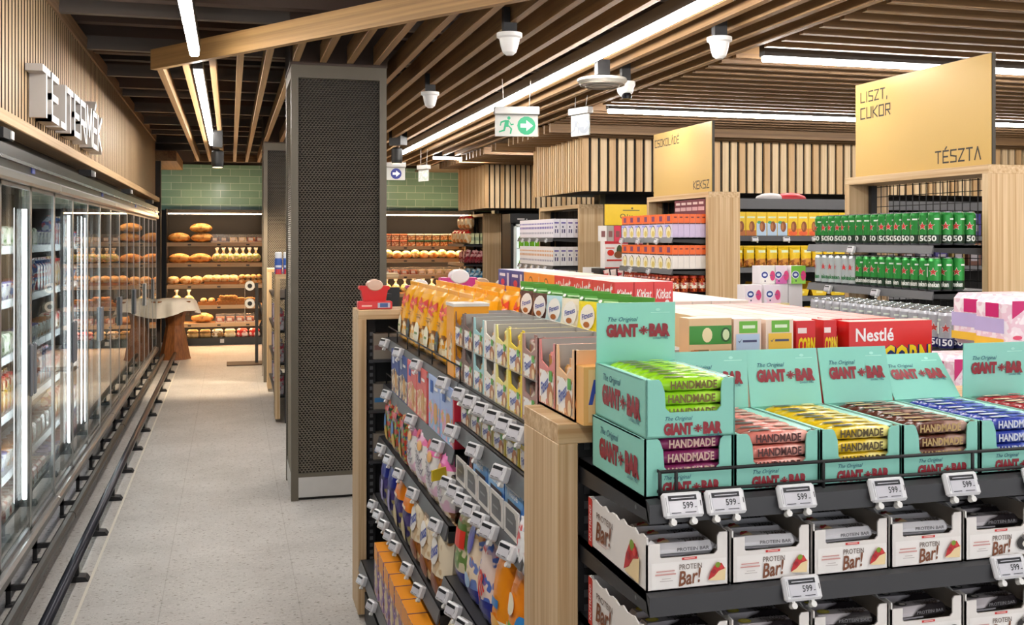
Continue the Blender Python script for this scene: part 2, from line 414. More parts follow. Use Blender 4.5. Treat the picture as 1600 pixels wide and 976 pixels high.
# ================================================================== CEILING FITTINGS
LEDM = emit('#fdf8f2', LED)
def line_lamp(x0, y0, x1, y1, label, w_=.05):
    t = thing('linear_light', label, 'light', ((x0+x1)/2, (y0+y1)/2, 2.70), 0, 'linear ceiling lights')
    hx, hy = abs(x1-x0)/2, abs(y1-y0)/2
    if hx < hy: hx = w_/2
    else: hy = w_/2
    h = MB(); h.box(-hx-.006, -hy-.006, .03, hx+.006, hy+.006, .10, M('#26221f', .5)); h.build('housing', t)
    d = MB(); d.bbox(-hx, -hy, 0, hx, hy, .032, LEDM, .008); d.build('diffuser', t)
    return t
line_lamp(-.2, -1.5, -.2, 6.2, 'white light line over the left aisle, crossing in front of the slanted board')
line_lamp(-.2, 6.84, -.2, 12.1, 'white light line over the left aisle, between the spread-out slats')
line_lamp(2.075, -1.5, 2.075, 12.75, 'very long white light line slanting through the middle of the slatted ceiling')
line_lamp(3.05, .2, 8.6, .2, 'white light line across the slats behind the viewer')
line_lamp(3.05, 2.83, 8.6, 2.83, 'white light line across the slats nearest on the right')
line_lamp(3.05, 5.47, 8.6, 5.47, 'white light line across the slats, above the larger yellow sign')
line_lamp(3.05, 8.06, 8.6, 8.06, 'white light line across the slats, above the smaller yellow sign')
line_lamp(3.05, 11.75, 8.6, 11.75, 'short-looking white light line beneath the green exit sign')
line_lamp(2.6, 13.4, 3.3, 13.4, 'short white light line before the green tiled back wall')
# white bell sensors on black stubs
def bell():
    t = thing('motion_sensor', '-', 'sensor')
    b = MB(); b.box(-.035, -.02, .07, .035, .02, .21, BLACK); b.build('mount', t)
    b = MB(); b.lathe([(.0, -.035), (.018, -.034), (.035, -.02), (.046, .015), (.052, .05), (.066, .058), (.066, .078), (0, .08)], WHITE, 20); b.build('shell', t); return t
K = Kind(bell)
def at(u, v, Z):
    d = 1600*(Z-EYE)/(372-v); r = (u-800)/1600*d; c, s = math.cos(TH), math.sin(TH)
    return (r*c+d*s, d*c-r*s, Z)
for (u, v, lb) in ((796, 76, 'white bell-shaped sensor under the slats, nearest the long light line'), (1124, 82, 'white bell-shaped sensor under the slats left of the larger yellow sign'), (672, 161, 'smallest white bell-shaped sensor, just right of the dark pillar')):
    K.put(at(u, v, 2.62), 0, lb, 'sensor', 'bell sensors')
t = thing('dome_camera', 'white dome camera with a black eye beside the round access point', 'camera', at(977, 140, 2.62))
b = MB(); b.box(-.03, -.02, .05, .03, .02, .2, BLACK); b.build('mount', t)
b = MB(); b.lathe([(0, -.05), (.03, -.045), (.05, -.02), (.056, .01), (.066, .03), (.066, .05), (0, .055)], WHITE, 20); b.build('shell', t)
b = MB(); b.lathe([(.030, -.068), (.033, -.05), (.026, -.03)], M('#1b1c20', .15), 16, (0, -.024, .004)); b.build('lens', t)
t = thing('access_point', 'round clear plastic disc hanging from the slats beside the dome camera', 'access point', at(941, 127, 2.62))
b = MB(); b.box(-.04, -.03, .04, .04, .03, .2, BLACK); b.build('mount', t)
b = MB(); b.lathe([(0, -.035), (.08, -.034), (.135, -.02), (.155, 0), (.15, .015), (.05, .03), (0, .03)], M('#cfcbc2', .25), 28); b.build('disc', t)
b = MB()
for r in (.06, .1, .135): b.tube([(r*math.cos(2*PI*i/24), r*math.sin(2*PI*i/24), -.034 if r < .12 else -.022) for i in range(24)], .006, M('#8d857a', .3), 5, True)
b.build('ring', t)
def spot():
    t = thing('track_spotlight', '-', 'spotlight')
    b = MB(); b.box(-.05, -.09, .12, .05, .09, .30, M('#0b0b0c', .5)); b.build('driver', t)
    b = MB()
    b.lathe([(.055, -.10), (.062, -.06), (.062, .06), (.045, .075), (0, .075)], M('#0b0b0c', .5), 18, (0, .02, .02)); b.build('head', t)
    b = MB(); b.lathe([(.0, -.104), (.050, -.101), (.054, -.098)], emit('#ffdfae', 5), 18, (0, .02, .02)); b.build('bulb', t)
    sp = bpy.data.lights.new('spot_beam', 'SPOT'); sp.energy = 240; sp.color = (1, .80, .56); sp.spot_size = 1.5; sp.spot_blend = .6; sp.shadow_soft_size = .05
    so = bpy.data.objects.new('spot_beam', sp); C.objects.link(so); so.parent = t; so.location = (0, .02, -.11); so.rotation_euler = (math.radians(38), 0, 0)
    return t
K = Kind(spot)
K.put(at(340, 249, 2.46), 0, 'black spotlight at the far end of the left aisle light line', 'spotlight', 'track spotlights')
K.put(at(622, 244, 2.55), .6, 'black spotlight at the end of the long light line, right of the dark pillar', 'spotlight', 'track spotlights')
# hanging exit signs
GRN = M('#1f9a6a', .4); BLU = M('#24307e', .4)
def exit_sign(loc, rz, label, w_, h_, col, art=True):
    t = thing('exit_sign', label, 'exit sign', loc, rz)
    b = MB(); b.bbox(-w_/2-.01, -.03, h_-.055, w_/2+.01, .03, h_, M('#b9b7b4', .35, .5), .006); b.build('housing', t)
    b = MB(); b.box(-w_/2, -.006, 0, w_/2, .006, h_-.055, M('#bfc0bb', .3))
    P = FRONT(-.006); hh = (h_-.055)/2; cx = w_*.23
    if art:
        b.deco([('ell', cx, hh, hh*.86, hh*.86, col), ('poly', [(cx-hh*.55, hh-.014), (cx+.0, hh-.014), (cx+.0, hh-hh*.5), (cx+hh*.62, hh), (cx, hh+hh*.5), (cx, hh+.014), (cx-hh*.55, hh+.014)], WHITE)], P)
        x = -w_*.24; s = hh/.09
        q = lambda pts: [(x+a*s, hh+c*s) for a, c in pts]
        b.deco([('ell', x+.022*s, hh+.062*s, .014*s, .014*s, col),
                ('poly', q([(-.01, .045), (.022, .045), (.018, -.012), (-.02, -.012)]), col),
                ('poly', q([(-.01, .045), (-.012, .03), (-.04, .02), (-.046, -.004), (-.055, -.002), (-.048, .032)]), col),
                ('poly', q([(.02, .045), (.022, .03), (.042, .012), (.062, .016), (.062, .006), (.038, .0)]), col),
                ('poly', q([(.018, -.008), (.035, -.03), (.028, -.07), (.04, -.07), (.05, -.028), (.018, .004)]), col),
                ('poly', q([(-.02, -.008), (-.025, -.035), (-.062, -.048), (-.062, -.06), (-.012, -.046), (-.002, -.012)]), col)], P)
    b.build('sign_panel', t)
    for s in (-1, 1):
        b = MB(); b.tube([(s*w_*.3, 0, h_), (s*w_*.33, .01, 2.76-loc[2])], .003, M('#cfcac0', .4), 5); b.build('cord', t)
    return t
x, y, z = at(807, 213, 2.36); exit_sign((x, y, 2.36), -TH*.6, 'green and white exit sign with running man and arrow', .30, .205, GRN)
x, y, z = at(907, 212, 2.45); exit_sign((x, y, 2.45), -1.22, 'white hanging exit sign turned almost edge on', .22, .22, M('#8f96a0', .4))
x, y, z = at(607, 281, 2.32); exit_sign((x, y, 2.32), -TH*.5, 'blue and white arrow sign half hidden by the dark pillar', .38, .20, BLU)
x, y, z = at(662, 283, 2.36); exit_sign((x, y, 2.36), -1.1, 'small pale sign hanging before the green tiles', .2, .2, M('#a3ab9f', .4))
# ================================================================== STROKE LETTERING FOR SIGNS
STK = {'L': [[(0,1),(0,0),(1,0)]], 'I': [[(.5,1),(.5,0)]], 'S': [[(1,1),(.0,1),(0,.55),(1,.45),(1,0),(0,0)]], 'Z': [[(0,1),(1,1),(0,0),(1,0)]], 'T': [[(0,1),(1,1)],[(.5,1),(.5,0)]],
 'C': [[(1,1),(0,1),(0,0),(1,0)]], 'U': [[(0,1),(0,0),(1,0),(1,1)]], 'K': [[(0,1),(0,0)],[(1,1),(.05,.5),(1,0)]], 'O': [[(0,1),(1,1),(1,0),(0,0),(0,1)]], 'R': [[(0,0),(0,1),(1,1),(1,.45),(0,.45)],[(.45,.45),(1,0)]],
 'E': [[(1,1),(0,1),(0,0),(1,0)],[(0,.5),(.85,.5)]], 'A': [[(0,0),(.5,1),(1,0)]], 'D': [[(0,1),(.7,1),(1,.75),(1,.25),(.7,0),(0,0),(0,1)]], 'J': [[(1,1),(1,0),(.2,0)]], 'M': [[(0,0),(.12,1),(.5,.25),(.88,1),(1,0)]], ',': [[(.4,.12),(.3,-.12)]], '´': [[(.4,1.15),(.65,1.32)]]}
def strokes(s, wc=.62, gap=.24):
    """list of (letter, segments) with x advancing, height 1"""
    out = []; x = 0
    for ch in s:
        acc = {'É': 'E', 'Á': 'A'}.get(ch); base = acc or ch
        wd = .12 if base == 'I' else .2 if base == ',' else .8 if base == 'M' else wc
        segs = []
        for pl in STK[base]+(STK['´'] if acc else []):
            for a, c in zip(pl, pl[1:]): segs.append(((x+a[0]*wd, a[1]), (x+c[0]*wd, c[1])))
        out.append((ch, segs)); x += wd+gap
    return out, x-gap
def seg_poly(a, c, t):
    dx, dy = c[0]-a[0], c[1]-a[1]; l = math.hypot(dx, dy) or 1; ux, uy = dx/l*t/2, dy/l*t/2
    return [(a[0]-ux-uy, a[1]-uy+ux), (a[0]-ux+uy, a[1]-uy-ux), (c[0]+ux+uy, c[1]+uy-ux), (c[0]+ux-uy, c[1]+uy+ux)]
def sign_text(b, s, x0, z0, h_, P, mat, t=.11, wc=.62, gap=.24):
    ls, tot = strokes(s, wc, gap)
    for n, (ch, segs) in enumerate(ls):
        for k, (a, c) in enumerate(segs):
            b.add([P(x0+p[0]*h_, z0+p[1]*h_, .001+.00005*k) for p in seg_poly(a, c, t)], [(0,1,2,3)], mat)
    return tot*h_
# raised letters over the refrigerators
t = thing('wall_sign', 'raised silver letters on the slatted wall above the refrigerators', 'sign', (-1.0, 5.64, 2.29))
ls, tot = strokes('TEJTERMÉK', .62, .22); hh = .225; k_ = 2.44/(tot*hh)
for ch, segs in ls:
    b = MB()
    for kk, (a, c) in enumerate(segs):
        p = seg_poly((a[0]*hh*k_, a[1]*hh), (c[0]*hh*k_, c[1]*hh), .036)
        b.prism(p, lambda q, r, tt: (tt, q, r), .004+.0005*kk, .085+.0006*kk, M('#d6d3d0', .35), side=M('#b9b5b1', .4))
    b.build('letter', t)
# ================================================================== REFRIGERATED CABINETS
GLASS = clear('door_glass', '#e9efed', 1.0)
ALU = M('#a9a9a8', .28, .75); ALUD = M('#6f7072', .35, .6)
def cabinet(n, y0, label):
    L_ = 2.82 if n < 3 else 2.6
    t = thing('refrigerated_cabinet', label, 'refrigerator', (-.95, y0, 0), 0, 'glass-door refrigerators')
    b = MB()
    b.box(-.78, 0, .0, -.72, L_, 2.05, M('#55575a', .5)); b.box(-.72, 0, .12, -.08, L_, .2, M('#8e9092', .4))
    b.box(-.72, 0, 1.93, -.02, L_, 2.06, M('#55575a', .5)); b.box(-.78, 0, 0, -.1, L_, .12, M('#1d1d1f', .6))
    b.build('carcass', t)
    b = MB(); b.box(-.06, 0, 1.955, .015, L_, 2.06, M('#0d0e10', .3)); b.box(.015, 0, 1.99, .03, L_, 2.005, M('#8f9296', .25, .6)); b.bbox(-.04, 0, 1.905, .03, L_, 1.955, ALU, .01); b.box(-.3, 0, 2.06, -.12, L_, 2.15, M('#151516', .6)); b.build('canopy', t)
    b = MB(); b.bbox(-.05, 0, .145, .028, L_, .20, ALU, .012); b.build('bottom_rail', t)
    b = MB(); b.bbox(.06, 0, .055, .105, L_, .105, M('#3d3a36', .4, .3), .012); b.build('bumper', t)
    for k in range(4):
        b = MB(); b.box(-.03, .3+.65*k, .07, .07, .316+.65*k, .095, BLACK); b.box(-.02, .3+.65*k, .0, .0, .316+.65*k, .15, BLACK); b.box(-.02, .285+.65*k, .0, .03, .335+.65*k, .012, BLACK); b.build('bracket', t)
    for z in (.46, .76, 1.05, 1.33, 1.6):
        b = MB(); b.box(-.70, 0, z-.025, -.14, L_, z, M('#d3d5d6', .4)); b.box(-.14, 0, z-.03, -.13, L_, z+.012, M('#c3c6c9', .3, .3)); b.build('shelf', t)
    for k in range(4):
        a = L_/4*k
        b = MB(); b.box(-.018, a+.012, .20, -.006, a+L_/4-.012, 1.905, GLASS)
        d = b.build('door', t)
        f = MB()
        for yy in (a+.004, a+L_/4-.024): f.box(-.018, yy, .2, -.004, yy+.018, 1.905, ALU)
        f.box(-.018, a+.004, .2, -.004, a+L_/4-.005, .222, ALUD); f.box(-.018, a+.004, 1.885, -.004, a+L_/4-.005, 1.905, ALUD); f.build('door_frame', d)
        h = MB(); hy = a+.03 if k % 2 else a+L_/4-.06
        h.bbox(-.004, hy, .87, .014, hy+.03, 1.13, M('#878b92', .3, .4), .008); h.build('handle', d)
        if k < 3:
            m_ = MB(); m_.box(-.075, a+L_/4-.025, .2, -.055, a+L_/4+.025, 1.93, M('#6d6e70', .4, .4)); m_.build('mullion', t)
    for yy in ((2.35,), (1.05, 1.87), (), ())[n]:
        b = MB()
        b.lathe([(.008, .30), (.013, .31), (.013, 1.80), (.008, 1.81)], emit('#f6f9ff', COOL*1.4), 10, (-.075, yy, 0)); b.build('tube_light', t)
        b = MB(); b.lathe([(.006, .30), (.009, .31), (.009, 1.80), (.006, 1.81)], emit('#f6f9ff', COOL*1.4), 10, (-.10, yy-.09, 0)); b.build('tube_light', t)
        b = MB(); b.lathe([(.022, 1.8), (.024, 1.86), (0, 1.86)], ALUD, 10, (-.075, yy, 0)); b.tube([(-.075, yy, 1.85), (-.08, yy+.03, 1.9), (-.09, yy+.08, 1.93)], .006, WHITE, 5); b.build('tube_cap', t)
    b = MB(); b.box(-.05, 1.3, 2.075, .03, 1.5, 2.12, DARK); b.box(.03, 1.44, 2.08, .036, 1.495, 2.115, M('#d7d7d5', .4)); b.build('controller', t)
    b = MB(); b.box(.016, 2.0, 1.965, .022, 2.08, 1.992, M('#3d4d9a', .4)); b.build('thermometer', t)
    return t
for n, (y0, lb) in enumerate(((3.42, 'glass-door refrigerator nearest the camera, at the left edge'), (6.24, 'second glass-door refrigerator from the camera, under the end of the raised letters'), (9.06, 'third glass-door refrigerator from the camera, mirroring the bread shelves'), (11.88, 'farthest glass-door refrigerator, next to the bread shelves'))):
    cabinet(n, y0, lb)
# packed goods inside
PACKS = [('tub', '#e9e4dd', ['#c64a52', '#5277b5']), ('tub', '#efe9e0', ['#d98a3c', '#ffffff']), ('carton', '#dfe6ee', ['#3b62ad', '#c94c4c']), ('pack', '#d9a58f', ['#b35b4a', '#f1e4d8']), ('pack', '#e7d9c6', ['#94794a', '#c33c3c']), ('carton', '#efe3d2', ['#c0392f', '#e3b23c']), ('pack', '#c9d4bf', ['#5d8a4b', '#e8e8d8']), ('tub', '#d9dbe6', ['#7a6bb0', '#f2f2f2'])]
PNAME = {'tub': ('dairy_tub', 'tub', 'tub with printed lid'), 'carton': ('milk_carton', 'carton', 'tall printed carton'), 'pack': ('chilled_pack', 'pack', 'flat printed pack')}
CNAME = ['red and blue on white', 'orange on cream', 'pale blue', 'salmon pink', 'beige and red', 'cream, red and yellow', 'pale green', 'lilac on white']
def pack_builder(kind, base, cols):
    def f():
        m = spots(base, cols, 22, .3); b = MB()
        if kind == 'tub':
            t = thing(PNAME[kind][0], '-', 'tub'); b.lathe([(.034, 0), (.047, .085), (.047, .09)], m, 14); b.build('cup', t)
            c = MB(); c.lathe([(.05, .088), (.05, .095), (0, .096)], M(cols[0], .25), 14); c.build('lid', t); return t
        if kind == 'carton':
            t = thing(PNAME[kind][0], '-', 'carton'); b.box(-.04, -.035, 0, .04, .035, .15, m); b.prism([(-.035, .15), (.035, .15), (0, .19)], lambda p, q, s: (s, p, q), -.04, .04, m); b.box(-.04, -.003, .185, .04, .003, .20, m); b.build('body', t)
            c = MB(); c.lathe([(.013, 0), (.013, .018), (0, .018)], M(cols[0], .3), 10, (0, -.024, .166)); c.build('cap', t); return t
        t = thing(PNAME[kind][0], '-', 'pack'); b.bbox(-.065, -.05, 0, .065, .05, .11, m, .012); b.build('body', t)
        c = MB(); c.box(-.05, -.0515, .02, .05, -.0505, .07, M('#f2efe8', .3)); c.build('sleeve', t); return t
    return f
kinds = [Kind(pack_builder(*p)) for p in PACKS]
zs = (.2, .46, .76, 1.05, 1.33, 1.6); ordn = ['bottom', 'lowest hung', 'second lowest', 'middle', 'second highest', 'top']
for si, z in enumerate(zs):
    y = 4.5; run = 0; ki = (si*3) % 8
    while y < 9.0:
        if run == 0: run = R.choice((4, 5, 6)); ki = (ki+R.choice((1, 2, 3))) % 8
        kd = PACKS[ki][0]
        g = '%s %s on the %s refrigerator shelf' % (CNAME[ki], PNAME[kd][1], ordn[si])
        wd = {'tub': .104, 'carton': .088, 'pack': .136}[kd]
        kinds[ki].put((-1.15, y, z+.001), FR+R.uniform(-.06, .06), '%s %s behind glass, %s shelf' % (CNAME[ki], PNAME[kd][2], ordn[si]), PNAME[kd][1], g)
        y += wd+.012; run -= 1
        if run == 0: y += .03
# floor bumper rail in front
t = thing('bumper_rail', 'dark tubular bumper rail on small feet along the refrigerators', 'rail', (-.716, 2.4, 0))
b = MB(); b.tube([(0, 0, .105), (0, 12.0, .105)], .024, M('#23252f', .3, .4), 12); b.build('rail', t)
y = .55
while y < 11.9:
    b = MB(); b.box(-.012, y-.012, .01, .012, y+.012, .09, BLACK); b.prism([(-.04, 0), (.06, 0), (.045, .022), (-.02, .03), (-.03, .03)], lambda p, q_, s: (p, s, q_), y-.035, y+.035, DARK); b.build('foot', t)
    b = None; y += .79
b = MB(); b.box(.06, 0, 0, .072, 12.0, .004, M('#d8d2c5', .4)); o = b.build('floor_strip', t)

# ================================================================== BREAD SHELVES ON THE BACK WALL
SH = wood('#c09060', '#d9ac78', 'x')
def bread_rack(x0, x1, levels, label):
    t = thing('bread_rack', label, 'shelf', (x0, 16.5, 0)); W_ = x1-x0
    b = MB(); b.box(0, .48, 0, W_, .55, 2.1, DARK); b.box(-.012, .0, 0, .012, .5, 2.1, DARK); b.box(W_-.012, .0, 0, W_+.012, .5, 2.1, DARK); b.box(0, .3, 2.04, W_, .55, 2.1, M('#13100e', .6)); b.build('carcass', t)
    b = MB(); b.box(0, -.02, 0, W_, .5, .11, M('#26282a', .4)); b.box(W_*.55, -.028, .03, W_*.55+.06, -.02, .09, M('#c9c9c9', .3)); b.build('plinth', t)
    for z in levels:
        b = MB(); b.box(.013, .0, z-.02, W_-.013, .48, z, SH); b.box(.013, -.015, z-.055, W_-.013, .0, z+.004, wood('#c9a078', '#e0bd92', 'x')); b.build('shelf', t)
        b = MB()
        for k in range(3): b.box(W_*(.22+.3*k), -.018, z-.042, W_*(.22+.3*k)+.05, -.0152, z-.018, M('#4a4038', .4))
        b.build('label_strip', t)
        l = MB(); l.box(.03, .1, z-.031, W_-.03, .13, z-.021, emit('#ffd3a0', WARM)); l.build('strip_light', t)
    l = MB(); l.box(.03, .02, 2.02, W_-.03, .06, 2.035, emit('#ffd3a0', WARM)); l.build('strip_light', t)
    return t
LV = (.335, .61, .93, 1.26, 1.58)
bread_rack(-.95, .5, LV, 'black bread rack at the end of the left aisle')
bread_rack(1.1, 2.35, (.335, .6, 1.045, 1.31, 1.52), 'black bread rack behind the dark pillars')
bread_rack(2.38, 3.9, (.335, .75, 1.045, 1.31, 1.52), 'black bakery rack right of the dark pillar, with packed cakes')
CR = spots('#c48c48', ['#a06a30', '#d9aa66'], 9, .5, .6, 'crust'); CRL = spots('#d9a865', ['#b87c3c', '#ecd2a0'], 10, .5, .6, 'pale_crust')
PLAST = clear('clear_plastic', '#f7f7f4', .6, .12, .08)
def loaf():
    b = MB(); b.blob((0, 0, .07), .17, .10, .085, CR, 18, 10, .25)
    o = b.build('bread_loaf')
    for s in (-.06, .0, .06):
        c = MB(); c.blob((s, -.02, .128), .012, .06, .016, CRL, 8, 5); c.build('score', o)
    return o
def roundloaf():
    b = MB(); b.blob((0, 0, .06), .10, .09, .075, CRL, 16, 9, .3); o = b.build('round_loaf'); return o
def roll():
    b = MB(); b.blob((0, 0, .035), .055, .05, .045, CRL, 12, 7, .3); return b.build('bread_roll')
def croissant():
    b = MB(); V = []; n = 9
    for i in range(n):
        a = -1.1+2.2*i/(n-1); r = .004+.026*math.cos(a*1.25)**1.0*(1+.15*(i % 2))
        b.blob((.06*math.sin(a), -.05*math.cos(a)+.03, .026), .017, r, r*.9, CR, 8, 5)
    return b.build('croissant')
def bagged():
    t = thing('bagged_bread', '-', 'bread'); b = MB(); b.blob((0, 0, .07), .085, .07, .085, spots('#d7b583', ['#a3713c', '#efe2c4', '#a9b26a'], 16, .4), 14, 8, .4); b.build('bread', t)
    c = MB(); c.lathe([(.05, .12), (.016, .17), (.012, .18), (.035, .235), (.03, .24)], clear('bag_film', '#efe9dc', .7, .15, .25), 10, cap=False); c.build('bag_neck', t)
    c = MB(); c.lathe([(.014, .168), (.018, .174), (.014, .182)], M('#d8a02f', .4), 8); c.build('tie', t); return t
def clambox(fill, name='cake_box'):
    def f():
        t = thing(name, '-', 'box'); b = MB(); b.box(-.07, -.08, 0, .07, .08, .015, M('#e8ded0', .4)); b.box(-.06, -.07, .015, .06, .07, .085, fill); b.build('cake', t)
        c = MB(); c.prism([(-.076, -.086), (.076, -.086), (.076, .086), (-.076, .086)], lambda p, q, s: (p*(1 if s < .05 else .92), q*(1 if s < .05 else .92), s), .0, .13, PLAST); c.build('lid', t)
        c = MB(); c.box(-.045, -.088, .03, .02, -.0865, .075, M('#f3eee6', .4)); c.build('label_sticker', t); return t
    return f
def basket():
    b = MB(); b.prism([(-.15, -.1), (.15, -.1), (.15, .1), (-.15, .1)], lambda p, q, s: (p*(.9+s), q*(.9+s), s), 0, .045, wood('#8a5a2a', '#a8743c', 'x')); return b.build('bread_tray')
kl, krl, kr, kc, kb = Kind(loaf), Kind(roundloaf), Kind(roll), Kind(croissant), Kind(bagged)
kch, kcr, kpi = Kind(clambox(spots('#4a2d1d', ['#6d4329', '#2c1a10'], 30, .5))), Kind(clambox(spots('#e6cfa3', ['#5a331d', '#f3e8cd'], 25, .5))), Kind(clambox(spots('#d98f5a', ['#e9d7b2', '#a33f2c'], 25, .5)))
ktray = Kind(basket)
Yb = 16.66
# top level
for (x, z) in ((-.765, 1.581), (-.42, 1.581), (-.44, 1.73)): kl.put((x, Yb, z), R.uniform(-.2, .2), 'big golden bread loaf on the top left shelf' + (', stacked on another' if z > 1.6 else ', leftmost' if x < -.7 else ', at the bottom of its stack'), 'bread')
for i in range(6):
    k = kch if i < 2 else kcr if i < 4 else kpi
    k.put((-.22+.135*i, Yb, 1.581), 0, ('chocolate' if i < 2 else 'cream' if i < 4 else 'striped') + ' cake in a clear box on the top shelf by the loaves', 'cake box', 'clear cake boxes on the top bread shelf: %d' % (i//2))
for x, lb in ((-.76, 'golden bread loaf, left one on the second shelf'), (-.45, 'golden bread loaf, right one on the second shelf')): kl.put((x, Yb, 1.261), 0, lb, 'bread')
for i in range(7): kb.put((-.20+.098*i, Yb-.02*(i % 2), 1.261), R.uniform(-.3, .3), 'tied clear bag of bread on the second bread shelf', 'bagged bread', 'tied bread bags on the second shelf')
krl.put((-.85, Yb, .931), 0, 'round loaf at the left end of the third bread shelf', 'bread')
for x in (-.66, -.50): kr_ = krl.put((x, Yb, .931), .4, 'pale split loaf on the third bread shelf', 'bread', 'pale split loaves')
for tx in (-.25, .0):
    ktray.put((tx, Yb, .931), 0, 'low wooden tray of white rolls on the third shelf', 'tray', 'trays of white rolls')
    for dx in (-.075, .045): krl.put((tx+dx, Yb, .945), .2, 'white round roll in a tray on the third shelf', 'roll', 'white round rolls')
for i in range(4):
    for j in range(2): kr.put((.18+.085*i, Yb-.03, .931+.075*j), i, 'small golden roll heaped at the right of the third shelf', 'roll', 'golden rolls, third shelf')
for x in (-.80, -.62): kb.put((x, Yb, .611), 0, 'bagged round bread with a pale label on the fourth shelf', 'bagged bread', 'labelled round breads')
for tx in (-.34, -.05, .23):
    ktray.put((tx, Yb, .611), 0, 'low wooden tray of pastries on the fourth shelf', 'tray', 'trays of pastries')
for i in range(2): kr.put((-.40+.12*i, Yb-.02, .645), .3, 'round bun in the left pastry tray', 'bun', 'buns in the left tray')
for i in range(12): kc.put((-.14+.055*(i % 4)+.01*(i//4), Yb-.05+.03*((i//4) % 2), .64+.035*(i//4)), R.uniform(-1, 1), 'small croissant heaped in the middle pastry tray', 'croissant', 'croissants in the middle tray')
for i in range(8): kc.put((.12+.07*(i % 4), Yb-.05, .64+.035*(i//4)), R.uniform(-1, 1), 'small croissant in the right pastry tray', 'croissant', 'croissants in the right tray')
kl.put((-.42, Yb, .336), 0, 'long pale loaf in film on the fifth shelf beside the white cloth', 'bread')
for i in range(4): kpi.put((-.15+.15*i, Yb, .336), 0, 'frosted cake under a clear lid on the fifth shelf', 'cake box', 'lidded cakes on the fifth shelf')
def sack(cols, name):
    def f():
        b = MB(); b.bbox(-.085, -.08, 0, .085, .08, .07, spots(cols[0], cols[1:], 14, .5), .02); b.bbox(-.08, -.075, .07, .08, .08, .12, spots(cols[0], cols[1:], 14, .5), .02); return b.build(name)
    return f
for i, (cols, lb) in enumerate(((('#a08050', '#c2a36e'), 'brown paper bread bag on the bottom shelf, left one'), (('#94754a', '#b3935f'), 'brown paper bread bag on the bottom shelf, right one'), (('#e4dccb', '#8a6a3c'), 'small white and brown packs on the bottom shelf'), (('#e8cf9e', '#f2e2bd'), 'cream packs on the bottom shelf'), (('#cf3a34', '#f0d8d0'), 'red and white pack on the bottom shelf, left one'), (('#d8423a', '#f0d8d0'), 'red and white pack on the bottom shelf, right one'))):
    Kind(sack(cols, 'bread_pack')).put((-.56+.185*i, Yb-.05, .111), 0, lb, 'bread pack')
# right bakery rack
def cup(col, lid):
    def f():
        t = thing('dessert_cup', '-', 'cup'); b = MB(); b.box(-.058, -.05, 0, .058, .05, .07, spots(col, ['#f0d9a8', '#b5602e'], 26, .3)); b.build('cup', t); c = MB(); c.bbox(-.062, -.054, .07, .062, .054, .1, M(lid, .3), .008); c.build('lid', t); return t
    return f
kcu = [Kind(cup('#e6a060', '#e6875a')), Kind(cup('#d9b25a', '#e9e6da')), Kind(cup('#c98a4a', '#3b6a44'))]
for i in range(10):
    for j in range(2):
        q = 0 if i < 3 else 1 if j else 2
        kcu[q].put((2.46+.135*i, Yb, 1.521+.101*j), 0, ('orange', 'white-lidded', 'green-lidded')[q]+' dessert cup on the top shelf of the bakery rack', 'dessert cup', ('orange', 'white-lidded', 'green-lidded')[q]+' dessert cups')
for i in range(9): (krl if i % 3 else kb).put((2.48+.15*i, Yb, 1.311), i, ('round bread' if i % 3 else 'bagged round bread')+' on the second shelf of the bakery rack', 'bread', 'bakery rack second shelf: '+('round' if i % 3 else 'bagged'))
for i in range(10): (kpi if i < 4 else kcr).put((2.46+.145*i, Yb, 1.046), 0, ('orange' if i < 4 else 'pale')+' pastry box on the third shelf of the bakery rack', 'pastry box', 'bakery rack third shelf: '+('orange' if i < 4 else 'pale'))
for i in range(9): kb.put((2.46+.15*i, Yb, .751), i, 'bagged pastry on the fourth shelf of the bakery rack', 'bagged pastry', 'bakery rack fourth shelf')
for i in range(9): (krl, kl, kr)[i % 3].put((1.2+.13*i, Yb, (1.311, 1.521, 1.046)[i % 3]), 0, 'bread behind the dark pillar, hardly seen', 'bread', 'breads behind the pillar')
# cloth-draped wooden stand
t = thing('wooden_pedestal', 'waisted brown wooden pedestal at the far end of the refrigerators', 'pedestal', (-.73, 14.74, 0))
b = MB(); b.lathe([(.21, 0), (.20, .03), (.15, .30), (.115, .46), (.14, .60), (.21, .76), (.22, .78)], wood('#6a3c1c', '#945a2c', 'z'), 8, smooth=False); b.build('base', t)
b = MB(); b.bbox(-.21, -.21, .78, .21, .21, .80, wood('#7d4a22', '#9a6231', 'x')); b.build('top', t)
b = MB(); n = 40; prof = []
for r, z, am in ((0, .825, 0), (.2, .825, 0), (.29, .815, .004), (.32, .78, .012), (.34, .70, .03), (.36, .62, .05)):
    prof.append([((.86*r+am*math.sin(7*2*PI*i/n))*math.cos(2*PI*i/n), (.86*r+am*math.sin(7*2*PI*i/n))*math.sin(2*PI*i/n), z-(.05*math.sin(2*PI*i/n*2) if am > .02 else 0)) for i in range(n)])
V = sum(prof, []); b.add(V, [(k*n+i, k*n+(i+1) % n, (k+1)*n+(i+1) % n, (k+1)*n+i) for k in range(5) for i in range(n)], M('#f0e9de', .8), True)
tag(b.build('white_cloth', None, (-.73, 14.74, 0)), 'white cloth draped over the brown pedestal', 'cloth')
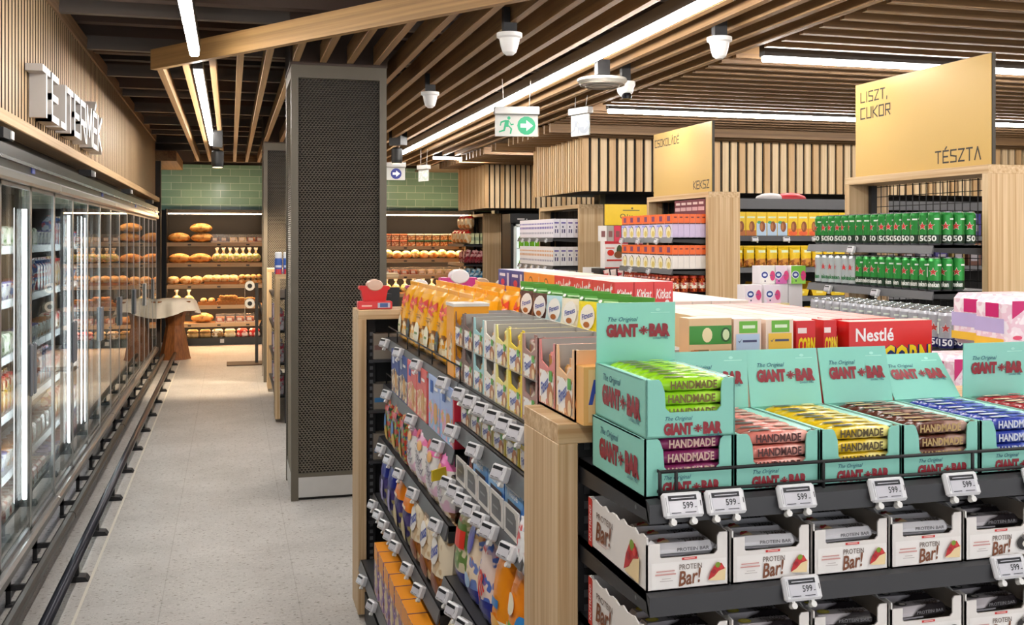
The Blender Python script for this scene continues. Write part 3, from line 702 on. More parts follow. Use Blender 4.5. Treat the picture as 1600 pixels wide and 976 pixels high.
# bag roll stand and mat
t = thing('bag_dispenser', 'black upright stand holding two white bag rolls before the bread', 'dispenser', (.335, 13.9, 0))
b = MB(); b.box(-.02, -.02, .012, .02, .02, 1.06, DARK); b.build('post', t)
b = MB(); b.bbox(-.38, -.2, 0, .1, .2, .014, M('#4a3524', .6)); b.build('base_plate', t)
for z in (1.03, .80):
    b = MB(); b.lathe([(.02, -.14), (.062, -.14), (.062, .04), (.02, .04)], M('#e7e3da', .5), 18, (-.09, 0, z), 'y'); b.build('bag_roll', t)
    b = MB(); b.lathe([(.0, -.15), (.03, -.15), (.03, .06), (0, .06)], DARK, 12, (-.09, 0, z), 'y'); b.box(-.09, .03, z-.015, .0, .05, z+.015, DARK); b.build('holder', t)
b = MB(); b.box(-.152, -.12, .55, -.150, .02, 1.02, M('#efeae0', .5)); b.build('bag_strip', t)
b = MB(); b.tube([(.03, 0, .8), (.09, .02, .6), (.05, .05, .5), (.12, .06, .2), (.1, .05, .02)], .018, DARK, 6); b.build('handle', t)
# ================================================================== PRODUCT BUILDERS
ORD = ['nearest', 'second nearest', 'third nearest', 'fourth nearest', 'fifth nearest', 'sixth nearest', 'seventh nearest', 'eighth nearest', 'ninth nearest', 'tenth nearest', 'eleventh nearest', 'twelfth nearest']
def wpart(mb, name, t):
    o = mb.build(name, t); o.location = -Vector(t.location); return o
def carton(name, w_, d, h, front, side=None, top=None, deco=(), sdeco=(), r=0):
    """printed folding carton, front at -Y, as one mesh with print on front and right side"""
    def f():
        b = MB()
        b.box(-w_/2, -d/2, 0, w_/2, d/2, h, front, left=side or front, right=side or front, top=top or side or front, back=front)
        if deco: b.deco(deco, FRONT(-d/2))
        if sdeco: b.deco(sdeco, RIGHT(w_/2))
        return b.build(name)
    return f
def bag(name, w_, d, h, bands, deco=(), lean=0.0, seal=True, base=None):
    """pillow pouch: bands = [(upto z fraction, material)]"""
    def t_(x, z):
        a = max(0, 1-abs(2*x/w_)**2.6); c = max(0, 1-abs(2*z/h-1)**3.2)
        return d/2*(a**.55)*(c**.6)
    def f():
        b = MB(); nx, nz = 10, 14
        crk = lambda x, z: .0025*math.sin(x*160+z*70)*math.sin(z*120)
        for sgn in (-1, 1):
            V = []
            for j in range(nz+1):
                z = h*j/nz
                for i in range(nx+1):
                    x = w_*(i/nx-.5); y = sgn*(t_(x, z)+(crk(x, z) if 0 < i < nx and 0 < j < nz else 0))
                    V.append((x*(1-.06*math.sin(PI*j/nz)), y+lean*z, z))
            for j in range(nz):
                mt = next(m for zf, m in bands if (j+.5)/nz <= zf+1e-6)
                F = []
                for i in range(nx):
                    a = j*(nx+1)+i; q = (a, a+1, a+nx+2, a+nx+1); F.append(q if sgn < 0 else q[::-1])
                b.add(V, F, mt, True)
        P = lambda x, z, e: (x, -t_(x, z)-e-.003+lean*z, z)
        b.deco(deco, P); o = b.build(name)
        if seal:
            s = MB(); s.box(-w_/2, -.0022+lean*h, h-.001, w_/2, .0022+lean*h, h+.013, bands[-1][1]); s.build('seal', o)
        return o
    return f
# ================================================================== ELECTRONIC PRICE LABELS
SCR = M('#c9c8cf', .2); INK = M('#1c1d22', .4); LBL = M('#dcdcdf', .3); CLIP = M('#dcdbd8', .35)
def price_label(big):
    def f():
        t = thing('price_label', '-', 'price label')
        w_, h_ = (.073, .042) if big else (.060, .038)
        a = MB(); a.bbox(-w_/2, -.006, 0, w_/2, .006 if big else .016, h_, LBL, .004); a.build('frame', t)
        s = MB(); s.box(-w_*.37, -.0068, h_*.12, w_*.34, -.0058, h_*.88, SCR); P = FRONT(-.0068)
        s.deco([('rect', -w_*.37, h_*.66, w_*.34, h_*.86, INK), ('rect', -w_*.34, h_*.17, -w_*.1, h_*.2, INK), ('rect', .0, h_*.17, w_*.28, h_*.2, INK), ('rect', w_*.405, h_*.4, w_*.425, h_*.62, INK)], P)
        if big: s.deco([('text', '599', w_*.1, h_*.46, w_*.26, h_*.26, INK, .012), ('rect', w_*.26, h_*.36, w_*.31, h_*.39, INK), ('rect', -w_*.3, h_*.74, w_*.28, h_*.77, SCR), ('rect', -w_*.44, h_*.2, -w_*.43, h_*.8, INK)], P)
        s.build('screen', t)
        for x in ((-.021, .017) if big else (.02,)):
            c = MB(); c.lathe([(.0055, -.004), (.0055, .008), (0, .009)], CLIP, 10, (x, 0, -.007), 'y'); c.box(x-.003, -.002, -.006, x+.003, .008, .004, CLIP); c.build('clip', t)
        return t
    return f
KLB, KLS = Kind(price_label(True)), Kind(price_label(False))
def lab(K_, loc, rz, tilt, label, group=None):
    o = K_.put(loc, rz, label, 'price label', group)
    o.rotation_euler = (tilt, 0, rz); return o
# ================================================================== LOW GONDOLA IN THE MIDDLE
SHELF = M('#3c3c3f', .4, .2); LIP = M('#545457', .38, .2); PERF = M('#1c1c1e', .5)
GY0, GY1, GYM = 2.19, 4.44, 2.965
FARLV = [(1.222, .64), (1.022, .63), (.797, .61), (.552, .585), (.267, .53)]
NEARLV = [(1.222, .64), (1.108, .63), (.952, .62), (.656, .595), (.32, .54)]
g = thing('gondola', 'low black double-sided gondola in the middle, with cereals facing the left aisle', 'shelf', (1.1, 3.3, 0))
b = MB(); b.box(1.08, GY0, .05, 1.12, GY1, 1.36, PERF); b.build if False else None; wpart(b, 'back_panel', g)
for yy in (GY0+.02, GYM, GY1-.03):
    b = MB(); b.box(1.04, yy-.02, 0, 1.16, yy+.02, 1.38, PERF)
    wpart(b, 'upright', g)
b = MB(); b.box(.56, GY0, .0, 1.65, GY1, .12, DARK); wpart(b, 'base', g)
def shelf(t, x0, x1, y0, y1, z, rod=False):
    b = MB(); b.box(x0+.012, y0, z-.016, x1, y1, z, SHELF); b.box(x0+.012, y0, z-.05, x1, y0+.004, z, BLACK); b.box(x0+.012, y1-.004, z-.05, x1, y1, z, BLACK)
    o = wpart(b, 'shelf_board', t)
    l = MB(); l.prism([(x0, z-.042), (x0+.010, z), (x0+.016, z), (x0+.006, z-.044)], lambda p, q, s: (p, s, q), y0, y1, LIP); l2 = l.build('price_rail', o)
    if rod:
        r = MB(); r.tube([(x0+.02, y0+.01, z), (x0+.02, y0+.01, z+.045), (x0+.02, y1-.01, z+.045), (x0+.02, y1-.01, z)], .003, DARK, 5)
        yy = y0+.2
        while yy < y1-.1: r.tube([(x0+.02, yy, z), (x0+.02, yy, z+.045)], .0025, DARK, 5); yy += .25
        r.build('guard_wire', o)
for z, x in FARLV: shelf(g, x, 1.08, GYM+.005, GY1-.02, z, z > 1.0)
for z, x in NEARLV: shelf(g, x, 1.08, GY0, GYM-.005, z)
b = MB(); b.box(1.12, GY0, 1.145, 1.62, GY1, 1.165, SHELF); wpart(b, 'shelf_board', g)
# small labels along the left rails
def small_labels(level, xs, z, ys, where):
    n = len(ys)
    for i, y in enumerate(sorted(ys)): lab(KLS, (xs-.022, y, z-.032), FL+.3, -.40, 'small price label, %s to the camera on the %s' % (ORD[i], where))
small_labels(0, .64, 1.222, [2.24, 2.34, 2.45, 2.57, 2.70, 2.84, 3.08, 3.55, 3.95, 4.32], 'top rail of the gondola')
small_labels(1, .63, 1.022, [3.12, 3.6, 4.2], 'second rail, below the boxes')
small_labels(2, .61, .797, [3.05, 3.45, 3.75, 4.0, 4.22], 'third rail, below the pink bags')
small_labels(3, .585, .552, [3.2, 3.42, 3.68, 3.82, 3.97, 4.12, 4.28], 'fourth rail, above the orange boxes')
small_labels(1, .63, 1.108, [2.35, 2.62, 2.9], 'rail below the yellow trays')
small_labels(2, .62, .952, [2.25, 2.42, 2.52, 2.62, 2.72, 2.82, 2.92], 'rail below the light blue cartons')
small_labels(3, .595, .656, [2.4, 2.5, 2.6, 2.72, 2.84], 'lowest rail near the camera')
small_labels(4, .53, .267, [3.9, 4.2], 'bottom rail at the far end')
# --- top shelf, far part: orange snack bags
OR1 = M('#f0ac20', .3); OR2 = spots('#d9c39a', ['#8a5a2c', '#f1e3c4', '#e8a12a'], 26, .3); RED = M('#d8392b', .35)
def snack(n):
    circ = M(('#2b2b30', '#efe8c8', '#f0e9cd')[n % 3], .4)
    return bag('snack_bag', .185, .07, .235, [(.12, OR1), (.45, OR2), (1, OR1)], [('poly', [(-.07, .175), (-.03, .205), (.02, .185), (.06, .20), (.07, .17), (.02, .16), (-.03, .175)], RED), ('poly', [(-.05, .165), (.0, .17), (.05, .155), (.04, .148), (.0, .158)], RED), ('ell', .0, .07, .038, .042, circ), ('rect', -.02, .066, .02, .074, M('#6f8c3c')), ('rect', -.03, .128, .03, .132, M('#a5731f')), ('rect', -.04, .138, .04, .141, M('#a5731f'))], lean=.16)
ks = [Kind(snack(i)) for i in range(3)]
for i in range(6): ks[(i+2) % 3].put((.70, 3.235+.195*i, 1.223), FL+R.uniform(-.08, .08), 'orange snack bag in the front row, %s the camera' % (ORD[i]+' to'), 'snack bag', 'orange snack bags, front row')
for i in range(6): ks[i % 3].put((.82, 3.36+.175*i, 1.223), FL+R.uniform(-.1, .1), 'orange snack bag in the middle row, %s the camera' % (ORD[i]+' to'), 'snack bag', 'orange snack bags, second row')
for i in range(5): ks[i % 3].put((.97, 3.46+.19*i, 1.223), FL+R.uniform(-.2, .2), 'orange snack bag in the rear row, %s the camera' % (ORD[i]+' to'), 'snack bag', 'orange snack bags, rear row')
b = MB(); b.box(-.055, -.055, 0, .055, .055, .225, M('#f0a31f', .4)); b.box(-.057, -.057, .217, .057, .057, .226, M('#d9d3ca', .5)); b.deco([('ell', .0, .1, .03, .05, RED)], RIGHT(.055)); b.deco([('ell', .0, .09, .035, .05, OR2)], FRONT(-.055))
tag(b.build('display_carton', None, (.715, 3.125, 1.223), FL), 'orange display carton with a white top edge beside the orange snack bags', 'carton')
# --- trays of cereal bars
TRAYC = [('#6d5148', 'dark brown'), ('#745850', 'dark brown'), ('#9fcdd0', 'turquoise'), ('#ece6da', 'cream white'), ('#f1e58c', 'pale yellow'), ('#f2d62c', 'bright yellow'), ('#a98178', 'dusty rose'), ('#e08a86', 'coral pink'), ('#f0c090', 'peach'), ('#f3b56a', 'orange')]
GREYC = M('#a7a39d', .6); FBLUE = M('#3c4fa8', .35); LEAF = M('#5aa544', .4)
def bar_tray(col, n):
    def f():
        w_, d, h = .1252, .18, .101
        t = thing('bar_tray', '-', 'tray'); m = M(col, .4); art = spots('#f3ece0', [col, '#c98a4c', '#f6f1e6'], 40, .35)
        b = MB(); e = .003
        b.box(-w_/2, -d/2, 0, w_/2, d/2, e, GREYC)
        b.box(-w_/2, -d/2, 0, -w_/2+e, d/2, h, m, right=GREYC); b.box(w_/2-e, -d/2, 0, w_/2, d/2, h, m, left=GREYC); b.box(-w_/2, d/2-e, 0, w_/2, d/2, h, m, front=GREYC)
        b.prism([(-w_/2, 0), (w_/2, 0), (w_/2, h), (w_/2-.016, h), (w_/2-.02, h*.72), (.01, h*.60), (-w_/2+.022, h*.68), (-w_/2+.014, h), (-w_/2, h)], lambda p, q, s: (p, s, q), -d/2, -d/2+e, m)
        b.deco([('rect', -w_/2+.012, .004, w_/2-.012, h*.55, art), ('ell', -.012, h*.33, .036, .022, M('#f4f1ee', .35)), ('ell', .026, .022, .022, .018, M('#b9784a', .4)), ('text', 'Fitness', -.012, h*.33, .056, .02, FBLUE, .02, .25, .35), ('rect', .022, h*.42, .044, h*.58, LEAF), ('ell', .036, .016, .012, .012, M('#e9cfa4', .4))], FRONT(-d/2))
        b.deco([('text', 'Fitness', 0.01, h*.55, .15, .045, FBLUE, .02, .25), ('ell', -.06, .025, .03, .02, M('#b9784a', .4)), ('ell', .05, .02, .035, .018, M('#e9cfa4', .4))], RIGHT(w_/2))
        b.build('tray', t)
        for k in range(4):
            q = MB(); x = -w_/2+.02+k*.027; hh = h*(.66+.22*R.random()); yy = -d/2+.014+.01*R.random()
            q.bbox(x-.011, yy, .004, x+.011, yy+.026, hh, spots('#efe6d6', [col, '#d9a860'], 30, .3), .005); q.box(x-.010, yy+.012, hh-.002, x+.010, yy+.0145, hh+.009, M(col, .3)); q.build('bar_wrapper', t)
        return t
    return f
for i, (col, nm) in enumerate(TRAYC[:9]):
    k = Kind(bar_tray(col, i)); y = 3.02-.126*i
    wh = 'beside the orange snack bags' if i == 0 else 'second from the orange snack bags' if i == 1 else 'on the top shelf row'
    if y > 2.2:
        k.put((.755, y, 1.223), FL, '%s tray of cereal bars in the lower tier, %s' % (nm, wh), 'bar tray')
        k.put((.755, y, 1.325), FL, '%s tray of cereal bars in the upper tier, %s' % (nm, wh), 'bar tray')
    else: k.put((.757, y, 1.281), FL, '%s tray of cereal bars standing over the wooden end frame' % nm, 'bar tray').scale = (1, 1, 1.42)
Kind(bar_tray(TRAYC[9][0], 9)).put((.87, 2.02-.01, 1.281), FL+.30, 'orange tray of cereal bars turned beside the turquoise boxes', 'bar tray') if False else None
b = MB(); b.box(-.03, -.13, 0, .03, .13, .115, M('#f0b66a', .4)); b.deco([('rect', -.12, .006, .12, .11, spots('#f6e9cf', ['#f3c98c'], 10, .4)), ('text', 'Fitness', -.035, .065, .17, .05, FBLUE, .02, .25), ('ell', -.0, .03, .02, .014, M('#a8683a', .4)), ('ell', .08, .028, .03, .02, M('#c98a4c', .4)), ('rect', -.03, .095, .03, .104, M('#e08a3c', .4))], RIGHT(.03))
tag(b.build('cereal_bar_carton', None, (.80, 1.935, 1.281), FL), 'orange cereal bar carton touching the turquoise boxes, on the wooden frame', 'carton')
POU = [('#5a3b34', 'dark brown, farther one'), ('#5f3f38', 'dark brown, nearer one'), ('#b9dde4', 'pale blue'), ('#efe6cf', 'cream'), ('#f2de30', 'yellow, farther one'), ('#f4d428', 'yellow, nearer one'), ('#b08474', 'milky brown')]
for i, (col, nm) in enumerate(POU):
    mm = M(col, .3)
    o = carton('plain_carton', .138, .17, .165, M('#a39f99', .6), top=M('#b3aea7', .6))(); tag(o, 'plain grey carton under the %s snack pouch' % nm.replace(',', ''), 'carton'); o.location = (.955, 3.15-.145*i, 1.223); o.rotation_euler = (0, 0, FL)
    Kind(bag('snack_pouch', .118, .036, .108, [(.86, mm), (1, LEAF)], [('ell', 0, .052, .028, .034, M('#f3efe9', .35)), ('text', 'Fitness', 0, .056, .042, .015, FBLUE, .02, .2, .3), ('ell', .0, .032, .012, .008, M('#b06a3c', .4)), ('ell', -.035, .10, .007, .004, WHITE), ('rect', -.02, .098, .04, .102, M('#9fd08a', .4))], lean=.12)).put((.925, 3.15-.145*i, 1.389), FL+.42, 'standing snack pouch with a green top, %s' % nm, 'snack pouch')
# --- second shelf, far part: cereal bar boxes
def bigbox(col, art, sw, logo):
    return carton('cereal_box', .19, .12, .175, M(col, .35), side=M(col, .4), deco=[('rect', -.092, .004, .092, .085, art), ('poly', [(-.092, .085), (.0, .105), (.092, .08), (.092, .06), (-.092, .06)], art), ('rect', -.06, .12, -.015, .16, logo), ('ell', .03, .06, .03, .035, M('#d9a35c', .4)), ('rect', .01, .135, .07, .145, M('#f3f0ee', .35))])
A1 = spots('#3a3150', ['#c9a06a', '#efe2c8'], 30, .35); A2 = spots('#e88a78', ['#d9a25a', '#f3dcb8'], 30, .35); A3 = spots('#b6a9dc', ['#e3b25a', '#e9a9c4', '#8fc4e8'], 26, .35)
k1, k2, k3 = Kind(bigbox('#1d3f93', A1, 0, M('#c9d4e8'))), Kind(bigbox('#e8635f', A2, 0, M('#3a56b0'))), Kind(bigbox('#a9bfee', A3, 0, M('#2f5fb5')))
for i, (k, nm, o_) in enumerate(((k3, 'pale blue and pink cereal box', 'next to the red edge'), (k3, 'pale blue and pink cereal box', 'middle one'), (k2, 'salmon red cereal box', 'nearer one'), (k2, 'salmon red cereal box', 'farther one'), (k1, 'dark blue cereal box', 'nearer one'), (k1, 'dark blue cereal box', 'at the far end'))):
    k.put((.70, 3.085+.198*i+(.03 if i > 1 else 0), 1.023), FL, '%s on the second shelf, %s' % (nm, o_), 'cereal box')
b = MB(); b.box(-.01, -.1, 0, .01, .1, .17, M('#c9233c', .4)); tag(b.build('shelf_divider', None, (.74, 2.985, 1.023), FL), 'thin red divider between the blue boxes and the yellow trays', 'divider')
# --- third shelf, far part: jelly bags
DKF = spots('#2d4a3a', ['#d9a53c', '#27407a', '#7fa04a', '#b8402c'], 28, .3); WHF = spots('#efe9ee', ['#e9c4d8', '#f6f3f0'], 12, .3); PKF = spots('#f0b4d4', ['#f7e6ee', '#ef86b8'], 10, .3); TAN = spots('#c9a074', ['#8a5a3a', '#e8d4b4'], 24, .35)
RH = M('#d83a44', .3); YEL = M('#e5c93a', .3)
def jelly(body, top, heart):
    return bag('sweets_bag', .18, .085, .215, [(.16, TAN if heart else DKF), (.72, body), (.9, top), (1, RH)], ([('text', 'Good', .0, .12, .10, .035, M('#8d8a94', .4), .01, .2, -.5), ('text', 'Good', .02, .085, .08, .03, M('#a39fa8', .4), .01, .2, -.5), ('ell', .02, .15, .025, .018, M('#f0b25a', .3)), ('ell', -.03, .182, .025, .014, RH)] if heart else [('ell', 0, .1, .03, .035, M('#3a7ab8', .3)), ('ell', .02, .06, .025, .03, M('#d9b04a', .3)), ('rect', -.05, .15, .05, .17, M('#c93c3c', .3))]), lean=.05)
kd, kw, kp = Kind(jelly(DKF, DKF, 0)), Kind(jelly(WHF, PKF, 1)), Kind(jelly(WHF, M('#ee7fc0', .3), 1))
for i, (k, nm) in enumerate(((kp, 'white and pink sweets bag, nearest the camera'), (kp, 'white and pink sweets bag, second nearest the camera'), (kw, 'white sweets bag with a red top, third from the camera'), (kw, 'white sweets bag with a red top, beside the dark bags'), (kd, 'dark green fruit bag, nearest of three'), (kd, 'dark green fruit bag, middle of three'), (kd, 'dark green fruit bag, at the far end'))):
    k.put((.652, 3.08+.185*i, .798), FL+R.uniform(-.08, .08), nm+' on the third shelf', 'sweets bag')
b = MB(); b.prism([(-.028, 0), (.028, 0), (.025, .036), (-.028, .032)], lambda p, q, s: (s, p, q), -.003, .003, YEL); tag(b.build('promo_card', None, (.60, 3.0, .93), FL+.5), 'small yellow card sticking out beside the pink sweets bags', 'card')
# --- fourth shelf, far part
NAV = M('#1f2a86', .3); PUR = spots('#4a3f7a', ['#9a8f5a', '#2a2560'], 14, .3); BEI = spots('#d9bd94', ['#b98d5c', '#efe0c4'], 16, .3)
kn = Kind(bag('biscuit_bag', .17, .08, .232, [(.55, PUR), (1, NAV)], [('rect', -.05, .05, -.02, .12, M('#b9b2d8', .4)), ('rect', .01, .04, .04, .12, M('#a89fd0', .4))], lean=.06))
ko = Kind(bag('biscuit_bag', .175, .085, .232, [(.6, PUR), (1, M('#f08a1c', .3))], [('ell', 0, .06, .04, .045, M('#cdb98a', .4)), ('rect', -.03, .14, .03, .15, M('#f6e4c8', .4))], lean=.08))
kf = Kind(bag('biscuit_bag', .178, .085, .235, [(.35, spots('#a5662f', ['#e0c79a', '#7c4420'], 18, .3)), (1, BEI)], [('ell', 0, .15, .05, .04, M('#f4f0ea', .35)), ('text', 'Fitness', 0, .15, .09, .04, FBLUE, .03, .2, .5), ('ell', 0.02, .05, .04, .035, M('#8a4a26', .4)), ('rect', -.03, .205, .03, .212, M('#6a4a2a', .4))], lean=.07))
for i, (k, nm) in enumerate(((kf, 'beige biscuit bag with a blue name, nearest of three'), (kf, 'beige biscuit bag with a blue name, middle of three'), (kf, 'beige biscuit bag with a blue name, farthest of three'), (ko, 'purple biscuit bag with a bright orange top, nearer one'), (ko, 'purple biscuit bag with a bright orange top, farther one'), (kn, 'navy blue biscuit bag, nearer one'), (kn, 'navy blue biscuit bag, at the far end'))):
    k.put((.628, 3.06+.185*i, .553), FL, nm+', on the fourth shelf', 'biscuit bag')
# --- base shelf: orange boxes in three columns
OB = M('#f29a1c', .4); OS = spots('#c99a72', ['#7a4a3a', '#efd8b4', '#8f6fa0'], 24, .4)
ko = Kind(carton('biscuit_box', .125, .115, .19, OS, side=OS, top=OB, deco=[('rect', -.06, .13, .06, .188, OB), ('ell', 0, .07, .035, .04, M('#e4cfa8', .4))], sdeco=[('rect', -.055, .14, .055, .188, OB)]))
for c in range(3):
    for i in range(8): ko.put((.60+.12*c, 3.02+.133*i+.012*c, .268), FL+R.uniform(-.03, .03), 'orange-topped biscuit box, %s column of the bottom shelf, %s the camera' % (('outer', 'middle', 'inner')[c], ORD[i]+' to'), 'biscuit box', 'orange-topped boxes on the bottom shelf')
# --- near bay, second shelf: single tier of yellow trays
for i, (col, nm) in enumerate((('#f2d62c', 'bright yellow tray of bars'), ('#f0d838', 'bright yellow tray of bars'), ('#f1e070', 'pale yellow tray of bars'), ('#efe08c', 'pale yellow tray of bars'), ('#f3ecd8', 'cream white tray of bars'), ('#efe7da', 'cream white tray of bars'))):
    k = Kind(bar_tray(col, i)); k.put((.745, 2.255+.126*i, 1.108), FL, '%s under the top rail, %s' % (nm, ('nearer one', 'farther one')[i % 2]), 'bar tray').location.z = 1.1085
for o in list(C.objects):
    if o.type == 'EMPTY' and o.name.startswith('bar_tray') and abs(o.location.z-1.1085) < 1e-4: o.scale = (1, 1, .9)
# --- near bay, third shelf: light blue cartons, white pouch, grey front cards
LB = spots('#5d9fdd', ['#3a74c4', '#8fc0ec'], 8, .35)
klb = Kind(carton('drink_carton', .16, .10, .135, LB, side=M('#3f7fc8', .4), deco=[('rect', -.07, .10, .05, .118, M('#dfeaf4', .3)), ('text', 'Nestlé', -.01, .095, .09, .02, M('#f2f6fa', .3), .02), ('rect', -.05, .066, .06, .076, M('#4a3a3a', .4)), ('ell', .02, .03, .05, .028, M('#e8a54a', .4)), ('ell', -.05, .03, .02, .022, M('#5aa04c', .4)), ('ell', .055, .02, .02, .018, M('#c9403c', .4))]))
for i, n_ in enumerate(('nearest the wooden frame', 'middle one', 'farthest from the wooden frame')): klb.put((.69, 2.31+.168*i, .953), FL, 'light blue printed carton, %s' % n_, 'carton')
Kind(bag('white_pouch', .17, .06, .15, [(.3, TAN), (1, M('#e6e3df', .3))], [('text', 'bites', 0, .12, .08, .022, M('#8a868a', .4), .03), ('rect', -.03, .085, .05, .1, LEAF), ('ell', .0, .05, .02, .03, M('#c9482f', .4)), ('ell', -.05, .06, .02, .03, M('#6a5a9a', .4))], lean=.15)).put((.69, 2.86, .953), FL, 'white pouch with a green name beside the light blue cartons', 'pouch')
Kind(bag('crinkled_bag', .10, .08, .16, [(1, spots('#e9e7ea', ['#9fb8dc', '#d86a6a', '#f4f4f4'], 22, .2))], lean=.05)).put((.66, 2.215, .88), FL, 'crinkled white film bag pressed against the wooden frame', 'bag')
def facing():
    b = MB(); b.box(-.062, -.002, 0, .062, .002, .07, M('#d6d2cc', .4)); b.deco([('poly', [(-.045, .012), (.045, .012), (.045, .05), (.03, .062), (-.045, .062)], M('#4a4a4e', .3)), ('rect', -.03, .034, .02, .039, M('#8a8a8e', .3))], FRONT(-.002)); return b.build('shelf_front_card')
kfc = Kind(facing)
for i in range(5): kfc.put((.632, 2.30+.135*i, .953), FL, 'grey and white front card on the shelf edge, %s the camera' % (ORD[i]+' to'), 'card', 'grey shelf front cards')
# --- near bay, lowest visible shelf: bags
for i, (bands, dec, nm) in enumerate((
   ([(.45, M('#4cae3c', .3)), (1, M('#f08c1e', .3))], [('ell', -.01, .15, .03, .025, M('#efe4c8', .4)), ('text', 'choco', 0, .08, .1, .04, M('#eef6ea', .3), .02, .2, -.3), ('ell', .05, .1, .02, .04, M('#3a8ad0', .3))], 'green and orange bag nearest the wooden frame'),
   ([(.25, M('#efece4', .3)), (1, M('#f0931c', .3))], [('rect', -.02, .1, .03, .12, M('#3a7ab8', .3)), ('ell', 0, .05, .05, .03, M('#f6b84a', .3))], 'plain orange bag second from the wooden frame'),
   ([(.3, NAV), (1, spots('#b9a4b8', ['#d8453c', '#4f6fc0', '#e9d6cc'], 20, .3))], [('text', 'VIP', 0, .1, .08, .06, RED, .03, 0, .9)], 'red and blue striped bag in the near bay'),
   ([(.2, NAV), (1, spots('#e0b680', ['#c97a4a', '#6f86c4', '#f0dcc0'], 20, .3))], [('ell', 0, .18, .03, .04, M('#5a57a8', .3)), ('ell', .0, .07, .03, .02, M('#8fb4d8', .3))], 'orange and blue biscuit bag in the near bay'),
   ([(.2, NAV), (1, spots('#a9b07a', ['#c9584a', '#d9cfae', '#6a8a4a'], 20, .3))], [('rect', -.05, .12, .05, .17, RED)], 'olive green biscuit bag at the far side of the near bay'))):
    Kind(bag('biscuit_bag', .14, .09, .25, bands, dec, lean=.1)).put((.655, 2.27+.145*i, .657), FL, nm, 'biscuit bag')
for i in range(5): kf.put((.62, 2.3+.14*i, .321), FL, 'beige biscuit bag on the bottom shelf of the near bay', 'biscuit bag', 'beige bags low in the near bay')
# --- right half of the gondola: cereal boxes seen from behind and above
def cereal(face, sidec, topc, dec=(), sdec=(), h=.29):
    return carton('cereal_carton', .196, .062, h, M(face, .35), side=M(sidec, .4), top=M(topc, .45), deco=dec, sdeco=sdec)
sets = [('red', '#d82a2c', '#d8484a', '#e9aca4'), ('red', '#da2e2e', '#cc2a2c', '#efc4bc'), ('red', '#d82a2c', '#cf2f30', '#e39c96'), ('orange', '#f09a22', '#e89420', '#ecd2b2'), ('orange', '#f2a026', '#ee9c28', '#efdcc0'), ('blue', '#262c86', '#2b328c', '#d9d4e6'), ('blue', '#2a3090', '#2b328c', '#dcd8ea')]
NTH = ('first', 'second', 'third', 'fourth', 'fifth', 'sixth', 'seventh')
def backprint(nm, f_):
    if nm == 'red': return [('text', 'Kitkat', 0, .312, .17, .06, M('#f4eeee', .35), .02, .25, .18), ('rect', -.08, .03, .08, .2, M('#efd9c8', .4))]
    if nm == 'orange': return [('ell', 0, .312, .028, .026, M('#6a4a12', .4)), ('ell', 0, .312, .023, .021, M(f_, .35)), ('ell', 0, .270, .012, .008, M('#6a4a12', .4)), ('rect', -.09, .24, -.082, .34, M('#f3d9a8', .4))]
    return [('rect', .045, .27, .075, .34, M('#d8d4e8', .4)), ('ell', -.02, .30, .03, .014, M('#d0304a', .4)), ('rect', -.07, .325, .02, .337, M('#e8e6f4', .4)), ('rect', -.07, .255, .06, .265, M('#e8e6f4', .4))]
for c, (nm, f_, s_, t_) in enumerate(sets):
    k = Kind(cereal(f_, s_, t_, dec=backprint(nm, f_), sdec=[('text', 'Kitkat', 0, .315, .05, .03, M('#f4eeee', .35), .02, .25), ('ell', .012, .29, .007, .007, M('#f4eeee', .35))] if nm == 'red' else (), h=.352))
    lowk = Kind(cereal('#e6ded4', '#e6d8cc', ('#e9e2da', '#efe0d6', '#e6d2ca', '#e9e4e2', '#dfe2ea', '#e3e6ee', '#e9e6ea')[c]))
    y = 2.985+.198*c
    for r in range(3): k.put((1.145+.064*r, y, 1.166), FL, 'tall %s cereal box, %s from the spine, %s stack to the camera' % (nm, NTH[r], ORD[c]), 'cereal box', 'tall %s cereal boxes, %s stack' % (nm, ORD[c]))
    for r in range(3, 7): lowk.put((1.145+.064*r, y, 1.166), FL, 'pale cereal box, %s from the spine, %s stack to the camera' % (NTH[r], ORD[c]), 'cereal box', 'pale cereal boxes, %s stack' % ORD[c])
tg = [('tan', '#e2c49a', '#dcbb90', '#ead4bb'), ('pale blue', '#b9cfe6', '#ead6c8', '#e9c6bc'), ('pale pink', '#ecd2c6', '#e9c2b2', '#efbdb2'), ('yellow', '#f2cb5a', '#edd0b6', '#f0d0bc'), ('pale red', '#dd4a44', '#d93a38', '#e6a49c'), ('red', '#d92a2a', '#d4282a', '#e39690'), ('deep red', '#d02526', '#d4282a', '#e08c86')]
for r, (nm, f_, s_, t_) in enumerate(tg):
    k = Kind(cereal(f_, s_, t_))
    for c in range(3): k.put((1.145+.064*r, 2.255+.2*c, 1.166), FL, '%s cereal box behind the turquoise boxes, %s row' % (nm, ('front', 'second', 'third')[c]), 'cereal box')
